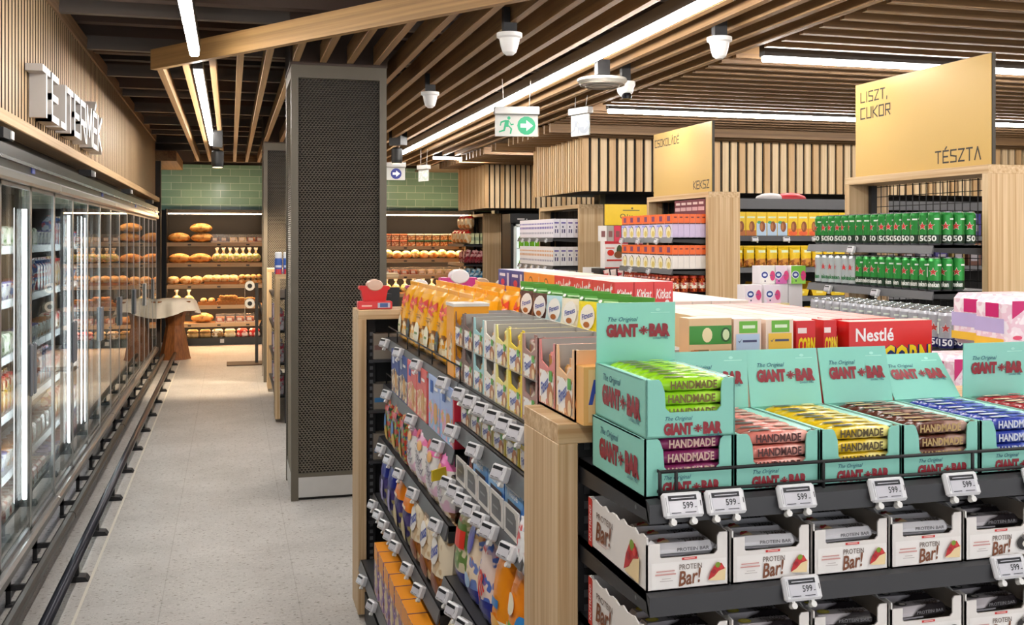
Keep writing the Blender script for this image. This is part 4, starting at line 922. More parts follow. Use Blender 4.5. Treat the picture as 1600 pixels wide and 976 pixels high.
# front faces towards the camera
def near_box(w_, h_, face, top, deco, lb, x0, x1, yy=2.045):
    dd = [tuple(it[:2]) + tuple(it[2:]) for it in deco]
    o = tag(carton('cereal_carton', w_, .05, h_, M(face, .4), top=M(top, .5), deco=dd)(), lb, 'cereal box'); o.location = ((x0+x1)/2, yy, 1.281); return o
INKB = M('#4a4f74', .5); H_ = .19
near_box(.101, .196, '#ddbd92', '#ecd8bf', [('rect', -.05, .140, .05, .180, M('#3f9038', .4)), ('ell', -.008, .160, .012, .016, M('#e9dcae', .4)), ('ell', .036, .160, .012, .016, M('#2c5c2a', .4)), ('ell', .036, .160, .008, .012, M('#cfe0b0', .4)), ('rect', .0, .085, .046, .128, M('#c9a878', .4)), ('rect', -.04, .124, -.005, .129, M('#8a6a42', .4)), ('ell', -.034, .095, .008, .012, M('#7aa03c', .4)), ('rect', -.048, .115, -.03, .128, M('#c9743a', .4)), ('rect', .006, .118, .04, .121, M('#8a6a42', .4)), ('rect', .006, .108, .04, .111, M('#8a6a42', .4))], 'tan cereal box with a green band, facing the camera behind the turquoise boxes', .949, 1.052)
def checkdeco(colp):
    dd = [('rect', -.02, .162, .024, .188, M('#6cb43c', .4)), ('rect', -.012, .172, .018, .179, M('#dff0d0', .4)), ('rect', -.028, .05, .029, .160, M(colp, .4))]
    for q in range(4): dd += [('rect', -.012, .142-.024*q, .022, .147-.024*q, INKB), ('poly', [(-.024, .146-.024*q), (-.02, .141-.024*q), (-.014, .150-.024*q), (-.02, .144-.024*q)], INKB)]
    return dd
near_box(.066, .193, '#ecd5c4', '#efd6cd', checkdeco('#b6cce6'), 'cereal box with a pale blue list panel facing the camera', 1.056, 1.122)
near_box(.067, .190, '#ecd5c4', '#f0dacd', checkdeco('#f0c34a'), 'cereal box with a yellow list panel facing the camera', 1.134, 1.201)
CY = M('#f5d21c', .3); CBLU = M('#1c2a6a', .35)
def cornd(k): return [('rect', -.02*k, .158, .002*k, .170, M('#f2dcd8', .4)), ('text', 'CORN', .002, .132, .042*k, .034, CY, .05, .1), ('text', 'Flakes', .002, .098, .036*k, .026, CY, .03, .25)]
near_box(.047, .186, '#d3262a', '#e9b0a8', cornd(1), 'narrow side of a red corn flakes box, left of three', 1.209, 1.256)
near_box(.032, .186, '#d3262a', '#e9b0a8', cornd(.75), 'narrow side of a red corn flakes box, middle of three', 1.277, 1.310)
near_box(.032, .186, '#d3262a', '#e9b0a8', cornd(.75), 'narrow side of a red corn flakes box, touching the large red box', 1.311, 1.344, 2.075)
b = MB(); b.box(-.108, -.025, 0, .108, .025, .182, M('#dc2a28', .3), top=M('#e9b5ac', .45))
b.deco([('text', 'Nestlé', -.042, .152, .098, .030, M('#f6eeee', .35), .022), ('text', 'CORN', .042, .098, .128, .062, CBLU, .10), ('text', 'CORN', .042, .099, .124, .058, CY, .03), ('text', 'Flakes', .0, .035, .15, .045, CY, .03, .2)], FRONT(-.025))
tag(b.build('cereal_carton', None, (1.44, 2.03, 1.281)), 'large red corn flakes box with yellow letters facing the camera', 'cereal box')

# ================================================================== WOODEN END FRAMES AND TURQUOISE BAR DISPLAY
def end_frame(t, x0, x1, y0, y1, z1, th=.042):
    b = MB(); b.bbox(x0, y0, 0.02, x0+th, y1, z1-.04, OAK('z'), .0015); wpart(b, 'side_panel', t)
    b = MB(); b.bbox(x1-th, y0, 0.02, x1, y1, z1-.04, OAK('z'), .0015); wpart(b, 'side_panel', t)
    b = MB(); b.bbox(x0, y0, z1-.04, x1, y1, z1, OAK('x'), .0015); wpart(b, 'top_panel', t)
ed = thing('end_display', 'wood-framed black end display full of turquoise and white snack boxes', 'display', (1.2, 1.9, 0))
end_frame(ed, .63, 1.91, 1.943, 2.19, 1.279)
b = MB(); b.box(.672, 2.02, .05, 1.86, 2.04, 1.238, PERF); wpart(b, 'back_panel', ed)
for x in (.70, 1.84):
    b = MB(); b.box(x-.02, 1.97, 0, x+.02, 2.02, 1.238, DARK)
    for q in range(40): b.box(x-.006, 1.9685, .05+q*.03, x+.006, 1.9705, .065+q*.03, M('#4a4a4c', .4))
    wpart(b, 'upright', ed)
DLV = (1.205, 1.048, .893, .73)
for z in DLV:
    b = MB(); b.box(.68, 1.615, z-.014, 1.86, 2.02, z, M('#2e2e31', .42)); b.prism([(1.60, z-.034), (1.615, z-.034), (2.0, z-.05), (2.0, z), (1.615, z)], lambda p, q, s: (s, p, q), .68, .684, M('#303033', .42))
    o = wpart(b, 'shelf_board', ed)
    l = MB(); l.prism([(1.615, z+.002), (1.60, z-.004), (1.598, z-.036), (1.606, z-.036), (1.62, z-.004)], lambda p, q, s: (s, p, q), .68, 1.86, M('#343437', .4)); l.build('price_rail', o)
    s = MB(); s.lathe([(.004, 0), (.004, .002), (0, .002)], M('#77787a', .3, .6), 10, (.6795, 1.66, z-.022), 'x'); s.build('screw', o)
f = MB()
for z in (1.217, 1.252): f.tube([(.70, 1.93, z)] if False else [(.705, 1.70, z), (.705, 1.614, z), (1.85, 1.614, z)], .0032, DARK, 6)
for x in (.705, .735, 1.02, 1.335, 1.65): f.tube([(x, 1.614, 1.203), (x, 1.614, 1.252)], .0032, DARK, 6)
wpart(f, 'guard_wire', ed)
# turquoise display boxes
TQ = M('#86c8b8', .40, 0, .03); TQL = M('#a4ded0', .42, 0, .03); TQD = M('#84cbb9', .45, 0, .03); KRAFT = M('#8a7358', .7); LOGOR = M('#8c1f2b', .4); LOGOB = M('#1f5a72', .4)
def logo(cx, cz, s):
    """s = overall width"""
    h_ = s*.195
    it = [('text', 'The Original', cx-s*.24, cz+s*.155, s*.46, s*.085, LOGOB, .004, .35),
          ('text', 'GIANT', cx-s*.255, cz, s*.49, h_, LOGOR, .075), ('text', 'BAR', cx+s*.33, cz, s*.33, h_, LOGOR, .075),
          ('text', 'London 1982', cx+s*.34, cz-s*.115, s*.24, s*.04, LOGOB, .006, .2)]
    fx = cx+s*.075
    for a in (0, PI/2, PI/4, -PI/4):
        l, wd = (s*.075, s*.014) if a in (0, PI/2) else (s*.07, s*.008)
        c_, s_ = math.cos(a), math.sin(a)
        it.append(('poly', [(fx+c_*l-s_*wd, cz+(s_*l+c_*wd)*.85), (fx+c_*l+s_*wd, cz+(s_*l-c_*wd)*.85), (fx-c_*l+s_*wd, cz+(-s_*l-c_*wd)*.85), (fx-c_*l-s_*wd, cz+(-s_*l+c_*wd)*.85)], LOGOR))
    return it
def giant_box(lid_angle, left=False):
    def f():
        w_, d, h, e = .166, .262, .100, .003
        t = thing('snack_box', '-', 'box')
        b = MB()
        b.box(-w_/2, -d/2, 0, w_/2, d/2, e, TQD)
        b.box(-w_/2, -d/2, 0, -w_/2+e, d/2, h, TQ, right=KRAFT); b.box(w_/2-e, -d/2, 0, w_/2, d/2, h, TQ, left=KRAFT); b.box(-w_/2, d/2-e, 0, w_/2, d/2, h, TQD)
        wl_, wr, wz = -w_/2+.036, w_/2-.026, h*.43; r = .008
        b.prism([(-w_/2, 0), (w_/2, 0), (w_/2, h), (wr+r, h), (wr+.002, h-.006), (wr, h-.02), (wr, wz+r), (wr-r, wz), (wl_+r, wz), (wl_, wz+r), (wl_-.002, h-.02), (wl_-r, h-.004), (wl_-.012, h), (-w_/2, h)], lambda p, q, s: (p, s, q), -d/2, -d/2+e, TQ)
        # folded strips along the top of both sides
        b.prism([(-w_/2, h), (-w_/2+.022, h-.004), (-w_/2+.022, h-.006), (-w_/2, h-.003)], lambda p, q, s: (p, s, q), -d/2+.02, d/2, TQL); b.prism([(w_/2, h), (w_/2-.022, h-.004), (w_/2-.022, h-.006), (w_/2, h-.003)], lambda p, q, s: (p, s, q), -d/2+.02, d/2, TQL)
        b.deco(logo(.004, h*.145, .110), FRONT(-d/2))
        if left: b.deco(logo(.01, h*.46, .2), LEFT(-w_/2))
        b.build('box_body', t)
        l = MB(); lh = .116
        l.box(-w_/2+.001, -.0015, 0, w_/2-.001, .0015, lh, M('#8acdbd', .2, 0, .03), back=KRAFT)
        l.deco([('rect', w_*.18, lh*.82, w_*.42, lh*.835, TQL), ('ell', w_*.27, lh*.875, .005, .003, TQL)]+logo(.004, lh*.53, .135), FRONT(-.0015))
        o = l.build('lid', t); o.location = (0, d/2-.003, h); o.rotation_euler = (-lid_angle, 0, 0)
        return t
    return f
def snack_bar(col, ink, hi):
    def f():
        b = MB(); L_, dd, hh = .136, .029, .0232; m = spots(col, [hi], 16, .22, .6)
        n = 12; V = []; F = []
        for i in range(n+1):
            x = L_*(i/n-.5); k = 1-.75*abs(2*i/n-1)**8
            for a in range(10):
                t = 2*PI*a/10; c_, s_ = math.cos(t), math.sin(t)
                V.append((x, dd/2*(abs(c_)**.6)*math.copysign(1, c_)*(.6+.4*k), hh/2+hh/2*k*(abs(s_)**.6)*math.copysign(1, s_)+.0007*math.sin(x*300+a)))
        for i in range(n):
            for a in range(10): F.append((i*10+a, i*10+(a+1) % 10, (i+1)*10+(a+1) % 10, (i+1)*10+a))
        F += [tuple(range(10))[::-1], tuple(n*10+a for a in range(10))]
        b.add(V, F, m, True)
        b.deco([('text', 'HANDMADE', .0, hh*.5, .088, hh*.62, M(ink, .35), .03)], FRONT(-dd/2-.0012))
        b.deco([('rect', -.05, -.008, -.01, .004, M(ink, .35)), ('ell', .03, 0, .016, .008, M(hi, .25))], TOP(hh+.0012))
        return b.build('snack_bar')
    return f
BARC = {'purple': ('#7c2455', '#caa59a', '#8f3a66'), 'pink': ('#d0776a', '#4a1d1c', '#e3a396'), 'yellow': ('#dcb91c', '#4a3a10', '#f0e08a'), 'brown': ('#5d3327', '#b99a62', '#a8877a'), 'blue': ('#2c3f9c', '#c9cfe0', '#6a7cc8'), 'green': ('#93cf22', '#6f5a1e', '#b4e24a'), 'red': ('#9a2a30', '#e0c0a0', '#c05a58')}
KB = {n: Kind(snack_bar(*c)) for n, c in BARC.items()}
def fill(cx, cy, z, colr, box_lb):
    d = .262
    for lay in range(4):
        for r in range(8 if lay == 3 else 1):
            zz = z+.0236*lay+.0032
            yy = cy-d/2+.020+.031*r
            KB[colr].put((cx+.005+R.uniform(-.003, .003), yy, zz+(R.uniform(0, .003) if lay == 3 else 0)), R.uniform(-.03, .03), '%s wrapped snack bar in the %s, %s' % (colr, box_lb, 'in its top layer' if lay == 3 else 'front of its %s layer' % ('bottom', 'second', 'third')[lay]), 'snack bar', '%s snack bars, layer %s' % (colr, ('bottom', 'second', 'third', 'top')[lay]))
Zs = DLV[0]+.001; yb = 1.625+.131
for i, (colr, ang) in enumerate((('purple', None), ('pink', .06), ('yellow', .20), ('brown', .24), ('blue', .72), ('red', -.02))):
    x = .765+.170*i
    lbl = ['turquoise bar box under the raised box', 'turquoise box of pink bars, second along the shelf', 'turquoise box of yellow bars in the middle of the shelf', 'turquoise box of brown bars, right of the yellow ones', 'turquoise box of blue bars at the right edge', 'turquoise bar box with an upright lid at the right picture edge'][i]
    o = Kind(giant_box(ang if ang is not None else 1.45, i == 0)).put((x, yb, Zs), 0, lbl, 'snack box')
    if ang is None:
        for ch in o.children:
            if ch.name.startswith('lid'): bpy.data.objects.remove(ch)
    fill(x, yb, Zs+.003, colr, 'box under the raised box' if i == 0 else 'turquoise box')
Kind(giant_box(-.02, True)).put((.765+.004, yb-.002, Zs+.1015), -.015, 'raised turquoise box of lime green bars with an upright lid', 'snack box'); fill(.769, yb-.002, Zs+.105, 'green', 'raised turquoise box')
# big price labels on the display
for x, lb in ((.738, 'price label at the left corner of the turquoise box shelf'), (.818, 'price label second from the left under the turquoise boxes'), (.955, 'shiny price label under the turquoise box of pink bars'), (1.138, 'price label under the turquoise box of yellow bars'), (1.295, 'price label under the turquoise box of brown bars'), (1.47, 'price label under the blue bars, cut by the picture edge')):
    lab(KLB, (x, 1.588, DLV[0]-.026), 0, -.38, lb)
lab(KLB, (.965, 1.588, DLV[1]-.03), 0, -.38, 'price label on the rail under the white protein bar boxes'); lab(KLB, (1.40, 1.588, DLV[1]-.03), 0, -.38, 'price label on the white boxes rail, at the right edge')
# white protein bar boxes
PW = M('#e6e1dd', .45, 0, .02); PWL = M('#efebe8', .45, 0, .02); PBR = M('#7a4426', .45); PRED = M('#cf2d2b', .4); PGR = M('#6d5a52', .5)
def berry(cx, cz, s): return [('poly', [(cx-s*.9, cz-s*.8), (cx+s*.9, cz-s*.9), (cx+s, cz+s*.4), (cx-.2*s, cz+s*.1)], M('#ecd3a2', .4)), ('poly', [(cx-s, cz-s*.75), (cx-s*.7, cz+s*.1), (cx-s*.1, cz+s*.9), (cx+s*.5, cz+s*.9), (cx+s*.9, cz+s*.3), (cx+s*.2, cz+.1*s), (cx-s*.3, cz-.4*s)], M('#bf2a2e', .35)), ('ell', cx+.1*s, cz+.72*s, .3*s, .28*s, M('#7c9a30', .4)), ('ell', cx-.35*s, cz+.1*s, .22*s, .22*s, M('#a01f28', .4)), ('ell', cx+.45*s, cz+.5*s, .22*s, .2*s, M('#d8403c', .4))]
def cookie(cx, cz, s): return [('ell', cx, cz, s, s*.8, M('#2a2626', .4)), ('ell', cx+.2*s, cz-.1*s, s*.5, s*.4, M('#d8d4cc', .4)), ('ell', cx+.1*s, cz+.7*s, s*.5, s*.3, M('#6a6664', .4))]
def lemon(cx, cz, s): return [('ell', cx, cz, s, s*.8, M('#d8c832', .4)), ('ell', cx, cz, s*.7, s*.55, M('#eee27a', .4))]
def protein_box(pic, left):
    def f():
        w_, d, h, e = .154, .29, .093, .003
        t = thing('protein_bar_box', '-', 'box'); b = MB()
        b.box(-w_/2, -d/2, 0, w_/2, d/2, e, PW)
        b.box(w_/2-e, -d/2, 0, w_/2, d/2, h, PW, left=M('#a89d90', .6)); b.box(-w_/2, d/2-e, 0, w_/2, d/2, h, PW)
        n = 16; top = [(-d/2+d*i/n, h+(.004*math.sin(i*2.4) if 0 < i < n else 0)) for i in range(n, -1, -1)]
        b.prism([(-d/2, 0), (d/2, 0)]+top, lambda p, q, s: (s, p, q), -w_/2, -w_/2+e, PW)
        wl_, wr, wz = -w_/2+.025, w_/2-.022, h*.60
        b.prism([(-w_/2, 0), (w_/2, 0), (w_/2, h), (wr+.004, h), (wr, h-.006), (wr, wz+.006), (wr-.006, wz), (wl_+.003, wz), (wl_, wz+.003), (wl_, h-.012), (-w_/2, h-.012)], lambda p, q, s: (p, s, q), -d/2, -d/2+e, PW)
        b.deco([('rect', -w_*.44, .004, w_*.47, h*.52, PWL), ('rect', -.012, h*.545, .016, h*.60-.001, PRED), ('rect', -.008, h*.56, .012, h*.58, M('#eab4ae', .4)),
                ('text', 'PROTEIN', .004, h*.42, .042, .009, PGR, .006), ('text', 'Bar!', .002, h*.23, .044, .026, PBR, .018, .3, .12),
                ('rect', -.06, h*.36, -.026, h*.38, M('#cf9a94', .5)), ('rect', -.062, h*.30, -.024, h*.325, M('#cf9a94', .5)), ('rect', -.05, h*.23, -.034, h*.24, M('#b5aaa6', .5)), ('rect', -.054, h*.19, -.03, h*.2, M('#b5aaa6', .5))]+pic(.052, h*.28, .017), FRONT(-d/2))
        if left: b.deco([('rect', -d/2, 0, -d/2+.022, h, PRED), ('text', 'NUTREND', -d/2+.011, h*.48, .07, .011, M('#f2e2de', .4), .02, 0, PI/2), ('text', 'PROTEIN', -.055, h*.74, .085, .012, PGR, .006), ('text', 'Bar!', -.06, h*.46, .085, .038, PBR, .018, .3, .1), ('rect', -.09, h*.24, -.03, h*.25, M('#cf9a94', .5)), ('rect', -.09, h*.2, -.04, h*.21, M('#cf9a94', .5))]+pic(.085, h*.42, .036), LEFT(-w_/2))
        b.build('box_body', t)
        return t
    return f
def pbar(pic, dark):
    def f():
        b = MB(); m = M('#dcdade', .25, .05) if not dark else spots('#bfb9bd', ['#221d20'], 14, .25, .3); L_ = .118
        b.bbox(-L_/2, -.02, 0, L_/2, .02, .024, m, .009); b.box(-L_/2-.008, -.018, .010, -L_/2+.002, .018, .012, m); b.box(L_/2-.002, -.018, .010, L_/2+.008, .018, .012, m)
        b.deco([('text', 'PROTEIN', .022, .002, .05, .010, M('#26211f', .4), .02, 0, PI), ('text', 'Bar!', .022, -.009, .04, .012, M('#3a2a20', .4), .02, .2, PI)]+pic(-.035, .0, .012), TOP(.024))
        b.deco([('rect', -.05, .004, .0, .007, M('#8a888c', .4)), ('text', 'PROTEIN BAR', .015, .014, .06, .006, M('#6a686c', .4), .02)], FRONT(-.02)); return b.build('protein_bar')
    return f
kpb = {'b': Kind(pbar(berry, False)), 'c': Kind(pbar(cookie, True)), 'l': Kind(pbar(lemon, True))}
for i in range(6):
    x = .757+.1595*i; p = 'b' if i < 4 else 'c'
    lbs = ['white protein bar box at the left corner of the middle shelf', 'white protein bar box, second along the middle shelf', 'white protein bar box, third along the middle shelf', 'white protein bar box, fourth along the middle shelf', 'white protein bar box with a dark cookie picture, middle shelf', 'white protein bar box cut by the right picture edge'][i]
    Kind(protein_box(berry if p == 'b' else cookie, i == 0)).put((x, 1.758, DLV[1]+.001), 0, lbs, 'protein bar box')
    n_ = ('left corner', 'second', 'third', 'fourth', 'cookie-picture', 'right edge')[i]
    for r in range(3): kpb[p].put((x, 1.645+.045*r, DLV[1]+.052+.002*r), R.uniform(-.06, .06), 'silver protein bar lying in the %s box of the middle shelf' % n_, 'protein bar', 'protein bars in the %s box' % n_)
    p2 = 'l' if i in (0, 1, 2) else 'c'
    Kind(protein_box(lemon if p2 == 'l' else cookie, i == 0)).put((x, 1.758, DLV[2]+.001), 0, ('white protein bar box at the left corner of the lowest visible shelf', 'white protein bar box, second along the lowest visible shelf', 'white protein bar box, third along the lowest visible shelf', 'white protein bar box, fourth along the lowest visible shelf', 'white protein bar box, fifth along the lowest visible shelf', 'white protein bar box, bottom right corner of the picture')[i], 'protein bar box')
    for r in range(3): kpb[p2].put((x, 1.645+.045*r, DLV[2]+.052+.003*r), R.uniform(-.1, .1), 'black and %s protein bar, %s box of the lowest shelf' % ('yellow' if p2 == 'l' else 'silver', ('first', 'second', 'third', 'fourth', 'fifth', 'sixth')[i]), 'protein bar', 'protein bars, lowest shelf, %s box' % ('first', 'second', 'third', 'fourth', 'fifth', 'sixth')[i])
# far end frame
fe = thing('end_display', 'wood-framed end display at the far end of the low gondola, dark inside', 'display', (1.1, 4.6, 0))
end_frame(fe, .534, 1.66, 4.45, 4.67, 1.337, .036)
b = MB(); b.box(.57, 4.60, .05, 1.62, 4.62, 1.29, M('#1b1a1b', .6)); wpart(b, 'back_panel', fe)
for x in (.60, 1.6):
    b = MB(); b.box(x-.018, 4.52, 0, x+.018, 4.56, 1.29, DARK)
    for q in range(40): b.box(x-.007, 4.5185, .05+q*.03, x+.007, 4.5205, .066+q*.03, M('#6a6a6c', .4))
    wpart(b, 'upright', fe)
for z in (1.12, .9, .68, .42):
    b = MB(); b.box(.58, 4.46, z-.012, 1.62, 4.9, z, SHELF); wpart(b, 'shelf_board', fe)
    for j in range(2):
        o = carton('book_pack', .13, .08, .11 if z > .6 else .05, M('#8f8578', .5) if z > .6 else M('#3a3836', .5), deco=[('rect', -.06, .03, .06, .05, M('#3f7fb5', .4))] if .6 < z < 1.1 else [('rect', -.06, .04, .06, .06, M('#7c5a52', .4))])()
        tag(o, '%s pack on a shelf inside the far end frame, %s' % ('grey' if z > .6 else 'dark', ('outer one', 'inner one')[j]) + {1.12: ' on top', .9: ' on the second shelf', .68: ' on the third shelf', .42: ' at the bottom'}[z], 'pack'); o.location = (.67+.14*j, 4.53, z)
# baking moulds on the far frame
def mould(body, oval, lb, loc, s):
    t = thing('silicone_mould', lb, 'mould', loc)
    b = MB(); b.prism([(-.065*s, .0), (.06*s, .0), (.072*s, .06*s), (.085*s, .07*s), (.08*s, .085*s), (-.085*s, .085*s), (-.09*s, .07*s), (-.078*s, .06*s)], lambda p, q, t_: (p, t_, q), -.03, .03, M(body, .35)); b.build('mould_body', t)
    b = MB(); b.lathe([(0, -.036), (.04*s, -.035), (.045*s, -.03), (.045*s, .02), (0, .02)], M(oval, .35), 22, (0, 0, .09*s), 'y'); o = b.build('oval_insert', t); o.scale = (1, 1, .72); o.location.z = .09*s*.28
    return t
b = MB(); b.bbox(-.075, -.03, 0, .075, .03, .034, M('#d9474c', .35), .003); b.deco([('rect', -.02+.03, .006, .065, .028, M('#b9c4dc', .4)), ('rect', .02, .008, .055, .026, M('#4a6aa8', .4)), ('rect', -.06, .012, -.015, .018, M('#efc9c6', .4))], FRONT(-.03))
tag(b.build('small_carton', None, (.615, 4.53, 1.338)), 'flat red and white carton on the corner of the far wooden frame', 'carton')
mould('#d2292e', '#d9b9a6', 'red silicone mould with a beige oval on the far wooden frame', (.615, 4.54, 1.373), .78)
mould('#a0407c', '#eceaea', 'round white lid with a purple rim behind the orange bags', (.83, 4.60, 1.375), .72)
mould('#cc3f88', '#f0eef0', 'magenta silicone mould with a white oval behind the orange bags', (1.01, 4.60, 1.385), 1.0)
mould('#b89a78', '#c9a784', 'tan mould right of the magenta one', (1.12, 4.62, 1.375), .75)
b = MB(); b.lathe([(.018, -.05), (.036, -.05), (.036, .04), (.018, .04)], M('#e4ded6', .5), 20, (0, 0, .05), 'y'); t = thing('paper_roll', 'white paper roll with a black core beside the tan mould', 'roll', (1.23, 4.60, 1.375)); b.build('roll', t)
b = MB(); b.lathe([(0, -.052), (.017, -.052), (.017, .045), (0, .045)], DARK, 14, (0, 0, .05), 'y'); b.box(.03, -.03, 0, .06, .04, .09, DARK); b.build('core', t)
# ================================================================== END SHELVES ALONG THE MAIN AISLE (wood frames, facing left)
CX, SX = 3.65, 3.36
def mesh_panel(b, x, y0, y1, z0, z1, p=.05, w_=.004):
    y = y0
    while y < y1: b.box(x, y, z0, x+w_, y+w_, z1, DARK); y += p
    z = z0
    while z < z1: b.box(x, y0, z, x+w_, y1, z+w_, DARK); z += p
def endcap(yn, levels, label, ztop=2.02, depth=.28, wy=1.24, open_back=False):
    t = thing('end_shelf', label, 'shelf', (CX, yn, 0))
    b = MB(); b.bbox(CX, yn, 0.02, CX+depth, yn+.045, ztop-.045, OAK('z'), .0015); wpart(b, 'side_panel', t)
    b = MB(); b.bbox(CX, yn+wy-.045, 0.02, CX+depth, yn+wy, ztop-.045, OAK('z'), .0015); wpart(b, 'side_panel', t)
    b = MB(); b.bbox(CX, yn, ztop-.045, CX+depth, yn+wy, ztop, OAK('y'), .0015); wpart(b, 'top_panel', t)
    b = MB(); mesh_panel(b, CX+.18, yn+.05, yn+wy-.05, .1, ztop-.05, .06); wpart(b, 'wire_grid', t)
    if not open_back:
        b = MB(); b.box(CX+.20, yn+.045, .05, CX+.22, yn+wy-.045, ztop-.05, DARK); wpart(b, 'back_panel', t)
    for y in (yn+.07, yn+wy-.07):
        b = MB(); b.box(CX+.13, y-.015, 0, CX+.17, y+.015, ztop-.05, DARK); wpart(b, 'upright', t)
    for z in levels:
        b = MB(); b.box(SX+.01, yn+.05, z-.014, CX+.13, yn+wy-.05, z, SHELF); b.prism([(SX+.01, z-.035), (CX+.1, z-.055), (CX+.1, z), (SX+.01, z)], lambda p, q, s: (p, s, q), yn+.05, yn+.054, BLACK); o = wpart(b, 'shelf_board', t)
        l = MB(); l.prism([(SX-.004, z-.042), (SX+.008, z-.002), (SX+.014, z-.002), (SX+.006, z-.044)], lambda p, q, s: (p, s, q), yn+.05, yn+wy-.05, LIP); l.build('price_rail', o)
    b = MB(); b.box(CX-.1, yn+.05, 0, CX+.15, yn+wy-.05, .1, DARK); wpart(b, 'base', t)
    return t
def side_labels(yn, z, ys, where):
    for i, y in enumerate(sorted(ys)): lab(KLS, (SX-.02, yn+y, z-.045), FL, -.3, 'small price label on %s, %s to the camera' % (where, ORD[i]))
def yellow_sign(yn, words, label):
    y0, y1, z0, z1 = yn+.04, yn+1.20, 2.021, 2.585
    t = thing('aisle_sign', label, 'sign', (CX+.06, yn+.6, z0))
    b = MB(); G1 = M('#caa65a', .42, .1, .03, 3)
    b.box(CX+.05, y0, z0, CX+.054, y1, z1, G1); o = wpart(b, 'panel', t)
    P = lambda q, r, e: (CX+.05-e, y1-q, z0+r)
    for (s, q, r, h_) in words:
        b = MB(); sign_text(b, s, q, r, h_, P, M('#2a2417', .5), .14, .68, .30); wpart(b, 'word', t)
    b = MB(); b.box(CX+.055, y0-.004, z0, CX+.075, y1+.004, z1+.003, M('#3a3226', .5)); wpart(b, 'backing', t)
yellow_sign(4.30, [('LISZT,', .055, .452, .058), ('CUKOR', .055, .352, .062), ('TÉSZTA', .74, .035, .062)], 'larger yellow sign with dark lettering on the wood frame over the green beer cans')
yellow_sign(7.41, [('CSOKOLÁDÉ', .035, .445, .060), ('KEKSZ', .83, .035, .062)], 'smaller yellow sign with dark lettering on the wood frame over the orange boxes')
# ---- beer
endcap(4.30, (1.615, 1.385, .95), 'wood-framed end shelf stocked with green beer cans, under the larger yellow sign', open_back=True)
def can(body, band, star, txt, tcol, word):
    def f():
        b = MB(); r = .0325
        b.lathe([(.025, 0), (.0315, .008), (r, .014), (r, .052), (r, .150), (.0265, .163), (.0272, .168), (.024, .166), (0, .1645)], None, 16, mats=[M('#b9bcc0', .25, .8), M(band, .3, .3), M(band, .3, .3), M(body, .28, .35), M(body, .28, .35), M('#c9ccd0', .25, .8), M('#c9ccd0', .25, .8), M('#aeb1b5', .3, .8)])
        P = lambda x, z, e: ((r+e)*math.sin(x/r), -(r+e)*math.cos(x/r), z)
        b.deco([('star', 0, .095, .0235, M('#e9ece6', .3)), ('star', 0, .095, .0195, M(star, .3)), ('text', txt, 0, .033, .060, .026 if word else .030, M(tcol, .3), .03), ('rect', -.045, .128, -.02, .136, M('#dfe9df', .3)), ('rect', .02, .126, .045, .134, M('#dfe9df', .3)), ('rect', -.05, .07, -.03, .12, M('#e4efe4', .35))] if not word or band != body else [('star', 0, .098, .0205, M(star, .3)), ('text', txt, 0, .04, .075, .026, M(tcol, .3), .03), ('rect', -.055, .0, -.04, .01, M(tcol, .3))], P)
        return b.build('beer_can')
    return f
kg = Kind(can('#2c8a3c', '#1f3325', '#c8302c', '150', '#dfe3dc', False)); kg2 = Kind(can('#2f9440', '#1e3a26', '#b9352c', 'eineken', '#e2e6df', True)); kw2 = Kind(can('#c3ccce', '#c3ccce', '#cf2f33', 'eineken', '#2f7a46', True)); ks2 = Kind(can('#b4b6be', '#262c66', '#c23a36', '150', '#eceef4', False))
yn = 4.30
for i in range(16):
    for r in range(4 if i < 4 else 1): kg.put((SX+.045+.0685*r, yn+.09+.0685*i, 1.616), FL+R.uniform(-.5, .5)+(.75 if i < 2 else 0), 'green beer can with a red star on the upper beer shelf', 'beer can', 'green beer cans on the upper shelf')
for i in range(16):
    w = i > 9
    for r in range(3): (kw2 if w else kg2).put((SX+.045+.0685*r, yn+.09+.0685*i, 1.386), FL+R.uniform(-.4, .4)+(.5 if i < 2 else 0), ('silvery white beer can with a red star, left end of the second shelf' if w else 'green beer can with a red star on the second shelf, below the other green cans'), 'beer can', 'silvery white beer cans' if w else 'green beer cans on the second shelf')
side_labels(4.30, 1.615, [.72], 'upper beer shelf'); side_labels(4.30, 1.385, [.50, .95], 'second beer shelf')
def bin_(x0, x1, y0, y1, z, label):
    t = thing('display_bin', label, 'display', ((x0+x1)/2, (y0+y1)/2, 0))
    b = MB(); b.box(x0, y0, z-.04, x1, y1, z, M('#2a2b2e', .5)); wpart(b, 'tray', t)
    b = MB(); b.box(x0+.02, y0+.02, .1, x1-.02, y1-.02, z-.04, M('#38393c', .5)); wpart(b, 'body', t)
    b = MB(); b.box(x0+.05, y0+.05, 0, x1-.05, y1-.05, .1, DARK); wpart(b, 'plinth', t); return t
bin_(2.99, 3.30, 3.78, 4.90, 1.16, 'dark display bin carrying the silver beer cans')
for i in range(16):
    for r in range(4): ks2.put((3.03+.0685*r, 3.83+.0685*i, 1.161), FL+R.uniform(-.4, .4)+(.7 if i < 2 else 0), 'silver beer can with a dark blue band on the low display bin', 'beer can', 'silver beer cans on the low bin')
# things seen behind the wire grid
def back_pack(col, c2, h):
    return carton('grocery_box', .13, .08, h, M(col, .45), deco=[('rect', -.06, h*.7, .06, h*.95, M(c2, .45)), ('rect', -.04, h*.2, .04, h*.5, M('#8f8b90', .45))])
kbk = [Kind(back_pack('#6d6a78', '#3c3f8c', .2)), Kind(back_pack('#39336a', '#2a2a78', .2)), Kind(back_pack('#7c6a3a', '#b5a23c', .2)), Kind(back_pack('#5a3a30', '#8a5a3a', .2))]
